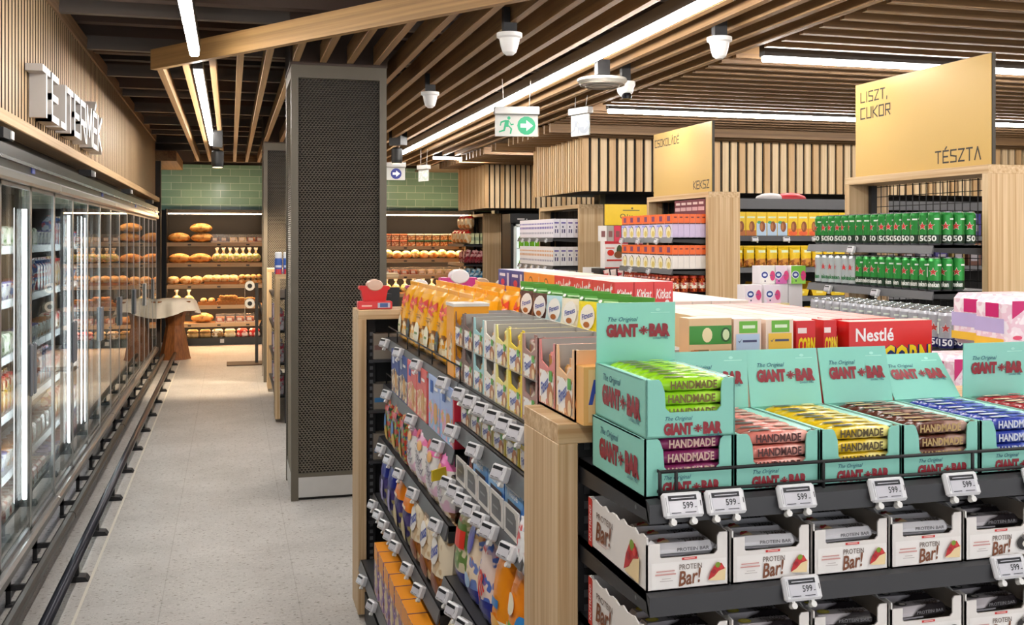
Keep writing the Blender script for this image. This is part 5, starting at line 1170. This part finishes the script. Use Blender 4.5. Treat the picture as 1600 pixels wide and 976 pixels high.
# ---- orange and lilac boxes under the smaller sign
endcap(7.41, (1.655, 1.405, 1.22, .9), 'wood-framed end shelf with orange-topped boxes, under the smaller yellow sign')
def soup(low, sky):
    OG = M('#ee6a2a', .4)
    return carton('food_box', .152, .047, .187, M(low, .4), side=M('#cfbede' if sky else '#e9e2dc', .4), top=OG, deco=[('rect', -.076, .115, .076, .187, OG), ('rect', -.03, .13, .03, .172, M('#7a3a6a', .4)), ('rect', -.076, .106, .076, .115, M('#4a2a3a', .4)), ('ell', 0, .045, .052, .055, M('#6a5a52', .4)), ('ell', 0, .04, .046, .05, M('#efe4bd', .4)), ('ell', .005, .03, .03, .025, M('#d9c26a', .4)), ('rect', -.07, .085, .0, .10, M(sky or '#efe9ea', .4))],
        sdeco=[('rect', -.0235, .115, .0235, .187, OG), ('rect', -.0235, .106, .0235, .115, M('#4a2a3a', .4)), ('rect', -.012, .155, .012, .165, M('#7a2a2a', .4))])
ka, kb_ = Kind(soup('#dcd4ee', '#8f9fe8')), Kind(soup('#f0ece8', None))
for z, k, nm in ((1.656, ka, 'upper'), (1.406, kb_, 'lower')):
    for i in range(7):
        for r in range(7 if i == 0 else 1): k.put((SX+.035+.049*r, 7.41+.135+.156*i, z), FL, '%s orange-topped box on the %s shelf under the smaller sign' % ('lilac' if nm == 'upper' else 'white', nm), 'food box', '%s row of orange-topped boxes' % nm)
def jar():
    t = thing('sauce_jar', '-', 'jar'); b = MB(); b.lathe([(.033, 0), (.036, .01), (.036, .095), (.028, .11), (.028, .116)], spots('#a8361c', ['#d8702c', '#7a2412'], 30, .15), 14); b.build('glass', t)
    c = MB(); c.lathe([(.031, .112), (.031, .13), (0, .131)], M('#c8452a', .3, .3), 14); c.build('lid', t)
    l = MB(); l.lathe([(.0366, .03), (.0366, .075)], spots('#d9b48a', ['#c23a2c', '#f0e4d2'], 30, .4), 14, cap=False); l.build('label_band', t); return t
kj = Kind(jar)
for i in range(14):
    for r in range(4 if i < 2 else 1): kj.put((SX+.05+.078*r, 7.41+.10+.077*i, 1.221), R.uniform(-1, 1), 'small red sauce jar on the third shelf below the orange-topped boxes', 'jar', 'red sauce jars')
for i in range(9): kj.put((SX+.05, 7.41+.10+.12*i, .901), 0, 'red sauce jar on the bottom shelf of the smaller-signed end shelf', 'jar', 'red sauce jars on the bottom shelf')
side_labels(7.41, 1.655, [.33, .72, 1.1], 'upper orange box shelf'); side_labels(7.41, 1.405, [.5, .9], 'lower orange box shelf')
kdk = Kind(carton('chocolate_box', .10, .05, .12, M('#6a2430', .4), deco=[('rect', -.04, .03, .04, .06, M('#c9a0a0', .4)), ('rect', -.03, .08, .03, .1, M('#d8c0b8', .4))]))
for i in range(5): kdk.put((CX+.02, 7.41+.12+.11*i, 1.845), FL+.2, 'dark red box behind the upper orange-topped boxes', 'box', 'dark red boxes on top')
t = MB(); t.box(CX-.05, 7.47, 1.842-.014, CX+.13, 8.55, 1.842, SHELF); tag(t.build('ledge_shelf'), 'narrow dark ledge above the orange-topped boxes', 'ledge')
# ---- third end shelf: white-blue boxes
endcap(10.52, (1.655, 1.35, 1.22, .9), 'wood-framed end shelf with white and blue boxes, third from the camera', wy=1.50)
def slim(c1, c2, h):
    return carton('slim_carton', .062, .075, h, M(c1, .4), side=M(c1, .4), deco=[('rect', -.022, h*.72, .022, h*.8, M(c2, .4)), ('rect', -.02, h*.48, .02, h*.6, M(c2, .4)), ('rect', -.02, h*.2, .02, h*.3, M('#9a9cb0', .4))], sdeco=[('rect', -.025, h*.75, .025, h*.82, M('#5a4a9c', .4)), ('rect', -.014, h*.52, .0, h*.62, M('#3a3a6a', .4)), ('rect', -.02, h*.25, -.008, h*.45, M('#3a3a6a', .4)), ('rect', .004, h*.25, .018, h*.45, M('#3a3a6a', .4))])
kx, ky, kz = Kind(slim('#e7e3ec', '#5d57b0', .205)), Kind(slim('#e9e6e6', '#d89a5a', .205)), Kind(slim('#e6dcd8', '#c86a4a', .115))
for z, k, nm in ((1.656, kx, 'upper'), (1.351, ky, 'middle'), (1.221, kz, 'lower')):
    for i in range(21):
        for r in range(4 if i == 0 else 1): k.put((SX+.055+.079*r, 10.52+.10+.0635*i, z), FL, 'slim white carton with %s print on the %s shelf of the third end shelf' % ({'upper': 'violet', 'middle': 'orange', 'lower': 'red'}[nm], nm), 'carton', 'slim white cartons, %s shelf' % nm)
side_labels(10.52, 1.655, [.25, .6, .9, 1.2], 'upper rail of third end shelf'); side_labels(10.52, 1.35, [.3, .55, .8, 1.05, 1.3], 'middle rail of third end shelf')
# ---- fourth end shelf: croissant bags, snack sticks
endcap(14.9, (1.565, 1.27, .99, .7), 'wood-framed end shelf farthest from the camera, with dark red and blue packets', ztop=2.02)
kq = Kind(bag('croissant_bag', .24, .13, .2, [(.75, spots('#e3c08a', ['#c98a4a', '#f3e4c4'], 12, .3)), (1, M('#d8322c', .3))]))
for i in range(4):
    kq.put((SX+.08, 15.05+.27*i, 1.566), FL, 'croissant bag with a red top on the top shelf of the farthest end shelf', 'bag', 'croissant bags, lower row')
    if i < 3: kq.put((SX+.13, 15.1+.27*i, 1.79), FL, 'croissant bag with a red top resting on the other croissant bags', 'bag', 'croissant bags, upper row')
kgb = Kind(carton('pale_carton', .09, .06, .16, M('#d5d8a8', .4), side=M('#cfd6b0', .4), deco=[('rect', -.03, .05, .03, .1, M('#9fb08a', .4))]))
for i in range(4): kgb.put((CX-.09+.075*i-.06, 15.0, 1.566), 0, 'pale green carton at the near end of the farthest end shelf', 'carton', 'pale green cartons')
def stick(c, c2): return bag('snack_packet', .06, .035, .2, [(1, spots(c, [c2], 18, .25))], seal=False)
kr1, kr2 = Kind(stick('#8f1f2c', '#d9a0a0')), Kind(stick('#3f8fc0', '#c4e0ee'))
for i in range(24):
    for z, k, nm in ((1.271, kr1, 'dark red'), (.991, kr2, 'blue')):
        o = k.put((SX+.05+.048*(i % 6), 15.02+.13*(i//6), z+.012), FC if i < 6 else FL, '%s snack packet leaning on the farthest end shelf' % nm, 'snack packet', '%s snack packets' % nm)
        o.rotation_euler = (.12, R.uniform(.2, .7), o.rotation_euler.z)
# ================================================================== YELLOW SHELVES BEHIND THE SMALLER SIGN
yg = thing('gondola', 'dark shelving full of yellow packages, facing the camera between the two yellow signs', 'shelf', (5.4, 7.6, 0))
for z in (1.67, 1.41, 1.17, .9):
    b = MB(); b.box(3.95, 7.58, z-.014, 6.9, 8.0, z, SHELF); o = wpart(b, 'shelf_board', yg)
    l = MB(); l.prism([(7.56, z-.042), (7.575, z-.002), (7.58, z-.002), (7.572, z-.044)], lambda p, q, s: (s, p, q), 3.95, 6.9, LIP); l.build('price_rail', o)
b = MB(); b.box(3.95, 7.98, 0, 6.9, 8.02, 1.98, M('#18181a', .6)); wpart(b, 'back_panel', yg)
b = MB(); b.box(3.95, 7.56, 1.89, 5.32, 7.60, 1.975, M('#5b5b5e', .45)); b.box(5.38, 7.56, 1.89, 6.9, 7.60, 1.965, M('#5b5b5e', .45)); b.box(3.95, 7.6, 1.95, 6.9, 7.98, 1.97, SHELF); wpart(b, 'top_fascia', yg)
for x in (5.35, 6.88):
    b = MB(); b.box(x-.025, 7.545, 0, x+.025, 7.56, 2.0, DARK); b.box(x-.02, 7.93, 0, x+.02, 7.98, 2.1, DARK); wpart(b, 'upright', yg)
b = MB(); b.box(3.95, 7.6, 0, 6.9, 7.98, .12, DARK); wpart(b, 'base', yg)
YL = M('#f0c91e', .35)
def ybox(n):
    nut = M('#8a4a22', .4)
    d = [('rect', -.035, .145, .035, .158, M('#dfe6c8', .4)), ('ell', .008, .075, .026, .045, nut), ('ell', -.0, .075, .012, .03, M('#b9743a', .4))]
    if n == 0: d = [('rect', -.045, .0, .045, .045, M('#b9692c', .4))]+d
    if n == 1: d = [('rect', -.045, .0, .045, .105, M('#b9d0e4', .4)), ('ell', -.02, .11, .02, .012, M('#4aa070', .4))]+d
    if n == 2: d = [('rect', -.045, .0, .045, .06, M('#f08a2a', .4)), ('ell', 0, .02, .04, .02, M('#e8602c', .4))]+d
    return carton('drink_powder_box', .093, .07, .195, YL, side=M('#e6bc18', .4), top=M('#f0d048', .4), deco=d)
ky_ = [Kind(ybox(i)) for i in range(3)]
seq = [0, 0, 1, 1, 1, 2, 2, 2, 2, 0, 0, 0, 1, 1]
for i, n in enumerate(seq): ky_[n].put((4.03+.0965*i, 7.63, 1.671), R.uniform(-.02, .02), 'yellow box with a %s on the top yellow shelf' % ('cocoa nut picture', 'pale blue lower half', 'orange lower edge')[n], 'yellow box', 'yellow boxes: %s' % ('cocoa', 'blue', 'orange')[n])
kyb = Kind(bag('yellow_pouch', .102, .06, .165, [(.45, spots('#d9933c', ['#efc25a', '#a8602c'], 24, .35)), (1, YL)], [('rect', -.03, .12, .03, .14, M('#e4ecc4', .4))], seal=True))
for i in range(13): kyb.put((4.02+.106*i, 7.63, 1.411), 0, 'yellow pouch with a golden picture on the second yellow shelf', 'yellow pouch', 'yellow pouches')
def ytray():
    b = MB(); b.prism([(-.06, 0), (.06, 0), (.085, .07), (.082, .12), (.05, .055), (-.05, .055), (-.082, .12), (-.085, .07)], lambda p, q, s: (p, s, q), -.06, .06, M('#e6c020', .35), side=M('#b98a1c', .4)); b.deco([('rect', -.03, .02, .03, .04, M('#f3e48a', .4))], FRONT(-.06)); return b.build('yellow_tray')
kyt = Kind(ytray)
for i in range(7): kyt.put((4.06+.175*i, 7.65, 1.171), 0, 'curved yellow tray pack on the third yellow shelf', 'yellow tray', 'yellow tray packs')
for i in range(5): kyb.put((4.1+.2*i, 7.64, .901), 0, 'yellow pouch on the lowest yellow shelf', 'yellow pouch', 'yellow pouches, lowest shelf')
for z, xs in ((1.67, [4.14, 4.43, 4.70]), (1.41, [4.18]), (1.17, [4.24])):
    for i, x in enumerate(xs): lab(KLS, (x, 7.548, z-.045), 0, -.25, 'small white price label on the %s yellow shelf, %s' % ({1.67: 'top', 1.41: 'second', 1.17: 'third'}[z], ('left', 'middle', 'right')[i]))
for i in range(8):
    for z in (1.671, 1.411): kbk[(i+int(z*10)) % 4].put((5.46+.17*i, 7.64, z), 0, 'dim box on the shelving behind the wire grid', 'box', 'dim boxes behind the wire grid')
b = MB(); b.blob((0, 0, .0), .15, .06, .06, M('#cfcacb', .4), 14, 6, .95); b.blob((.19, 0, .0), .16, .07, .065, M('#c8303a', .4), 14, 6, .95); tag(b.build('folded_bag', None, (4.42, 7.8, 1.975)), 'grey and red bag lying on top of the yellow shelving', 'bag')
# ================================================================== BETWEEN THE END SHELVES: PROMOTION STAND, COOLER
t = thing('promotion_stand', 'white stand with a yellow header between the second and third end shelves', 'stand', (3.62, 9.6, 0))
b = MB(); b.box(3.42, 9.45, 0, 3.70, 9.75, 1.36, M('#d9d6d4', .5)); 
for q in range(7): b.box(3.415, 9.44, .72+q*.095, 3.58, 9.46, .727+q*.095, M('#3a3c44', .5))
wpart(b, 'body', t)
b = MB(); b.box(3.62, 9.62, 1.78, 4.3, 9.66, 1.99, M('#e8c21c', .4)); b.deco([('text', 'Qila', 3.86, 1.87, .13, .05, M('#4a4420', .4), .01), ('rect', 3.84, 1.935, 3.98, 1.943, M('#6a6230', .4)), ('ell', 3.92, 1.96, .012, .01, M('#6a6230', .4))] if False else [('ell', 3.80, 1.87, .03, .026, M('#4a4420', .4)), ('ell', 3.80, 1.87, .02, .018, M('#e8c21c', .4)), ('rect', 3.845, 1.848, 3.853, 1.892, M('#4a4420', .4)), ('rect', 3.87, 1.848, 3.878, 1.88, M('#4a4420', .4)), ('rect', 3.895, 1.848, 3.903, 1.88, M('#4a4420', .4)), ('rect', 3.80, 1.925, 3.98, 1.935, M('#6a6230', .4)), ('ell', 3.90, 1.95, .012, .01, M('#6a6230', .4))], FRONT(9.62)); wpart(b, 'header', t)
b = MB(); b.box(3.80, 9.66, 0, 3.84, 9.70, 1.99, DARK); wpart(b, 'pole', t)
b = MB(); b.box(-.12, -.06, 0, .12, .06, .26, M('#ece6e4', .4)); b.deco([('rect', -.12, .235, .12, .26, M('#c8323c', .4)), ('rect', -.11, .19, -.02, .2, RED), ('rect', .03, .15, .11, .16, RED), ('rect', -.1, .07, .1, .085, RED), ('ell', -.06, .15, .035, .03, RED), ('ell', .03, .17, .03, .055, M('#4a5a3a', .4)), ('ell', .02, .13, .045, .035, M('#8a5a3a', .4)), ('rect', -.12, .0, .12, .01, RED)], FRONT(-.06))
tag(b.build('gift_carton', None, (3.60, 9.34, 1.36)), 'red and white striped carton on the promotion stand', 'carton')
for i, c in enumerate(('#e9e4e0', '#a9a49c', '#d8435c', '#6a8f96')):
    tag(carton('tall_packet', .07, .05, .15, M(c, .4), deco=[('rect', -.02, .04, .02, .1, M('#8a5a5a', .4))])(), '%s tall packet on top of the striped carton' % ('white', 'grey', 'pink red', 'teal')[i], 'packet').location = (3.50+.075*i, 9.40, 1.621)
bin_(3.40, 3.86, 9.2, 9.44, 1.359, 'dark support under the striped carton')
tag(bag('streamer_pack', .09, .03, .48, [(.5, M('#7a2438', .4)), (1, M('#d9c4d4', .4))])(), 'long white and dark red hanging pack left of the orange-topped boxes', 'pack').location = (3.78, 9.15, 1.36)
for i in range(5):
    o = tag(stick(('#c2383c', '#e6d8d0', '#b83040', '#d86a5a', '#b52c3a')[i], '#e9d4cc')(), ('red packet fanned at the foot of the striped carton', 'white packet fanned at the foot of the striped carton', 'crimson packet fanned at the foot of the striped carton', 'coral packet fanned at the foot of the striped carton', 'dark red packet fanned at the foot of the striped carton')[i], 'packet'); o.location = (3.50+.05*i, 9.17, 1.155); o.rotation_euler = (0, -.25+.12*i, 0)
bin_(3.42, 3.80, 9.08, 9.19, 1.154, 'low dark ledge under the fanned packets')
cl = thing('beverage_cooler', 'black upright glass-door cooler with green bottles, left of the third end shelf', 'cooler', (4.0, 13.4, 0))
b = MB(); b.box(3.64, 13.3, 0, 4.6, 13.75, 1.98, M('#17181a', .5)); b.box(3.62, 13.25, 1.86, 4.6, 13.3, 1.98, M('#1b1c1e', .4)); b.deco([('rect', 3.72, 1.90, 3.82, 1.915, M('#c9c9c6', .4)), ('rect', 3.84, 1.90, 3.86, 1.91, M('#c9c9c6', .4))], FRONT(13.25)); wpart(b, 'cabinet', cl)
b = MB(); b.box(3.68, 13.27, .2, 3.71, 13.3, 1.84, M('#d9dcdd', .3)); b.box(3.68, 13.27, 1.81, 4.55, 13.3, 1.84, M('#d9dcdd', .3)); wpart(b, 'door_frame', cl)
b = MB(); b.box(3.72, 13.285, .2, 4.55, 13.298, 1.80, emit('#dfe8ea', .5)); wpart(b, 'lit_interior', cl)
b = MB()
for z in (.5, .85, 1.2, 1.52): b.box(3.72, 13.24, z-.01, 4.5, 13.285, z, M('#9aa09c', .4))
wpart(b, 'rack', cl)
kbt = Kind(lambda: bottle())
def bottle():
    t = thing('green_bottle', '-', 'bottle'); b = MB(); b.lathe([(.032, 0), (.034, .01), (.034, .13), (.013, .19), (.013, .22)], M('#6fae2c', .2), 12); b.build('glass', t)
    c = MB(); c.lathe([(.015, .215), (.015, .235), (0, .236)], M('#3f7a2c', .3), 10); c.build('cap', t); return t
for z in (.501, .851, 1.201, 1.521):
    for i in range(5): kbt.put((3.76+.075*i, 13.2, z), 0, 'green bottle in the black cooler', 'bottle', 'green bottles in the cooler')
b = MB(); b.box(3.72, 13.15, .48, 4.5, 13.24, .5, M('#9aa09c', .4))
for z in (.85, 1.2, 1.52): b.box(3.72, 13.15, z-.012, 4.5, 13.24, z, M('#9aa09c', .4))
wpart(b, 'rack_front', cl)
# ================================================================== TISSUE STACKS
bin_(2.52, 3.35, 3.05, 3.55, .96, 'dark display bin carrying the pink toilet paper packs')
ZW = spots('#ecdbe2', ['#f1e8ec', '#e4c2d0'], 26, .35); ZV = M('#b7a9d4', .35); ZM = M('#c41f6a', .35); ZY = M('#e8b83a', .35); ZB = M('#2b3c8c', .35); ZBL = M('#5a8ac8', .35)
def paper_pack(w_, h_):
    def f():
        b = MB(); d = .20
        for i in range(3):
            x0 = -w_/2+w_/3*i
        b.bbox(-w_/2, -d/2, 0, w_/2, d/2, h_, ZW, .022)
        b.deco([('rect', -w_/2+.01, .004, w_/2-.01, h_*.12, ZY), ('poly', [(-w_*.42, h_*.95), (-w_*.15, h_*.95), (-w_*.3, h_*.75), (-w_*.42, h_*.62)], ZM), ('poly', [(w_*.3, h_*.95), (w_*.42, h_*.95), (w_*.42, h_*.6), (w_*.36, h_*.7)], ZM),
                ('ell', 0, h_*.56, w_*.27, h_*.25, ZBL), ('ell', 0, h_*.57, w_*.24, h_*.22, M('#e9ecf4', .35)), ('ell', 0, h_*.57, w_*.19, h_*.15, ZB), ('text', 'Zewa', 0, h_*.57, w_*.24, h_*.13, M('#eef0f8', .35), .02, .25),
                ('text', 'Premium', -.005, h_*.29, w_*.34, h_*.08, M('#4a4a8a', .4), .01), ('rect', -w_*.2, h_*.19, w_*.2, h_*.215, M('#4a4a8a', .4)), ('ell', -w_*.36, h_*.28, .02, .008, M('#d84a6a', .4)), ('ell', w_*.36, h_*.25, .024, .008, M('#d84a6a', .4)), ('ell', w_*.38, h_*.42, .012, .012, M('#e9a0b8', .4))], FRONT(-d/2))
        b.deco([('rect', -d*.45, h_*.35, d*.45, h_*.62, ZV), ('rect', -d*.45, h_*.1, d*.45, h_*.25, ZY), ('rect', -d*.1, h_*.64, d*.3, h_*.9, ZM)], LEFT(-w_/2))
        return b.build('toilet_paper_pack')
    return f
kz1 = Kind(paper_pack(.33, .205)); kz1.put((2.965, 3.28, 1.22), -.10, 'large pink toilet paper pack with a blue oval, front of the stack', 'toilet paper')
kz1.put((3.00, 3.46, 1.225), .02, 'large pink toilet paper pack half hidden behind the front one', 'toilet paper')
kz2 = Kind(paper_pack(.21, .245)); kz2.put((2.70, 3.33, .966), -.12, 'pink toilet paper pack at the lower left of the stack', 'toilet paper')
kz2.put((2.845, 3.20, .966), -.05, 'pink toilet paper pack below the large ones, behind the upright lid', 'toilet paper')
kz2.put((3.06, 3.25, .966), 0, 'pink toilet paper pack at the lower right of the stack', 'toilet paper')
bin_(2.6, 3.12, 5.0, 5.4, 1.235, 'dark display bin carrying the small tissue boxes')
def tissue(c, c2, w_=.10, h_=.10):
    return carton('tissue_box', w_, .09, h_, spots(c, [c2], 14, .4), top=M('#efe4e8', .4), side=M('#efe8ec', .4), deco=[('ell', -.018, h_*.5, .024, .022, M('#eef0f4', .4)), ('ell', -.018, h_*.5, .02, .018, ZB), ('ell', -.018, h_*.5, .012, .008, M('#e4e8f4', .4)), ('ell', .03, h_*.45, .016, .028, M('#d9407a', .4)), ('rect', -.02, h_*.12, -.012, h_*.2, M('#3a3a5a', .4)), ('rect', .012, h_*.45, .03, h_*.5, M('#8a5a8a', .4))])
for f, loc, lb in ((tissue('#efe3ea', '#f3d6e2'), (2.74, 5.06, 1.236+.06), 'small white and pink tissue box, left of two'), (tissue('#ecdfe8', '#f0c9dc'), (2.85, 5.05, 1.236+.06), 'small white and pink tissue box, right of two'),
                   (tissue('#e9e6e2', '#efece8', .09), (2.87, 5.14, 1.397), 'small white tissue box stacked left on top'), (tissue('#f0dcea', '#d86ab0', .07), (2.955, 5.14, 1.397), 'small purple and white tissue box stacked in the middle'), (tissue('#7cc23c', '#9ad858', .09), (3.05, 5.12, 1.397), 'small bright green tissue box stacked on the right')):
    tag(f(), lb, 'tissue box').location = loc
tag(carton('tissue_pack', .30, .10, .06, spots('#f0cf6a', ['#f4e2a8'], 10, .4), top=M('#f3e8d4', .4), deco=[('ell', -.04, .02, .03, .02, ZB), ('rect', -.15, .0, -.09, .06, M('#efe9dc', .4))])(), 'flat yellow and white tissue pack under the small tissue boxes', 'tissue box').location = (2.80, 5.05, 1.236)
for x in (2.87, 2.96, 3.05): tag(carton('tissue_box', .085, .09, .16, M('#e6dfe2', .4))(), 'plain white tissue box under the stacked ones, %s' % {2.87: 'left', 2.96: 'middle', 3.05: 'right'}[x], 'tissue box').location = (x, 5.15, 1.236)
# ================================================================== SECOND LOW GONDOLA BEYOND THE PILLAR
g2 = thing('gondola', 'second low gondola in the gap between the two dark pillars', 'shelf', (.9, 10.3, 0))
for (y0, y1) in ((9.4, 9.65), (11.3, 11.6)):
    b = MB(); b.bbox(.387, y0, .03, .43, y1, 1.285, OAK('z'), .0015); wpart(b, 'side_panel', g2)
    b = MB(); b.bbox(.387, y0, 1.285, 1.5, y1, 1.325, OAK('x'), .0015); wpart(b, 'top_panel', g2)
b = MB(); b.box(.47, 9.34, 0, 1.5, 9.40, 1.2, PERF); b.box(.95, 9.65, .05, 1.0, 11.3, 1.3, PERF); wpart(b, 'back_panel', g2)
for z in (.2, .5, .8, 1.1): b = MB(); b.box(.40, 9.66, z-.02, .95, 11.3, z, SHELF); wpart(b, 'shelf_board', g2)
for z in (.25, .5, .75, 1.0): b = MB(); b.box(.475, 9.10, z-.03, 1.4, 9.34, z, BLACK); wpart(b, 'shelf_board', g2)
def bluecan():
    t = thing('spray_bottle', '-', 'bottle'); b = MB(); b.lathe([(.032, 0), (.034, .006), (.034, .13), (.028, .145)], M('#3c5fae', .3), 14); P = lambda x, z, e: ((.034+e)*math.sin(x/.034), -(.034+e)*math.cos(x/.034), z); b.deco([('rect', -.03, .0, .03, .045, M('#c9352f', .35)), ('rect', -.03, .06, .03, .08, M('#d5dcec', .35))], P); b.build('body', t)
    c = MB(); c.lathe([(.03, .143), (.031, .19), (.026, .2), (0, .2)], M('#eceef2', .35), 14); c.build('cap', t); return t
kbc = Kind(bluecan)
for x, y, z, lb in ((.42, 9.5, 1.326, 'blue spray bottle with a white cap on the second gondola, left one'), (.495, 9.5, 1.326, 'blue spray bottle with a white cap on the second gondola, right one'), (.52, 9.22, 1.15, 'blue spray bottle with a white cap on the end display of the second gondola')): kbc.put((x, y, z), 0, lb, 'bottle')
kpk = [Kind(carton('household_pack', .10, .06, .17, spots(c, cs, 20, .4))) for c, cs in (('#c9c6cc', ['#4a4a58', '#8a86a0']), ('#2f4f96', ['#c9d0e0', '#c23a36']), ('#b9a6b4', ['#d8506a', '#eee4ea']))]
b = MB(); b.box(.478, 9.16, 1.12, 1.4, 9.34, 1.149, BLACK); wpart(b, 'shelf_board', g2)
for z in (.251, .501, .751, 1.001-.05): 
    for i in range(3): kpk[int(z*7+i) % 3].put((.54+.11*i, 9.17, z if z < .9 else 1.001), 0, 'printed household pack on the end display of the second gondola', 'pack', 'household packs')
for z in (.2, .5, .8):
    for i in range(5): kpk[(i+int(z*10)) % 3].put((.45, 9.8+.3*i, z+.001), FL, 'printed household pack facing the left aisle on the second gondola', 'pack', 'household packs facing the aisle')
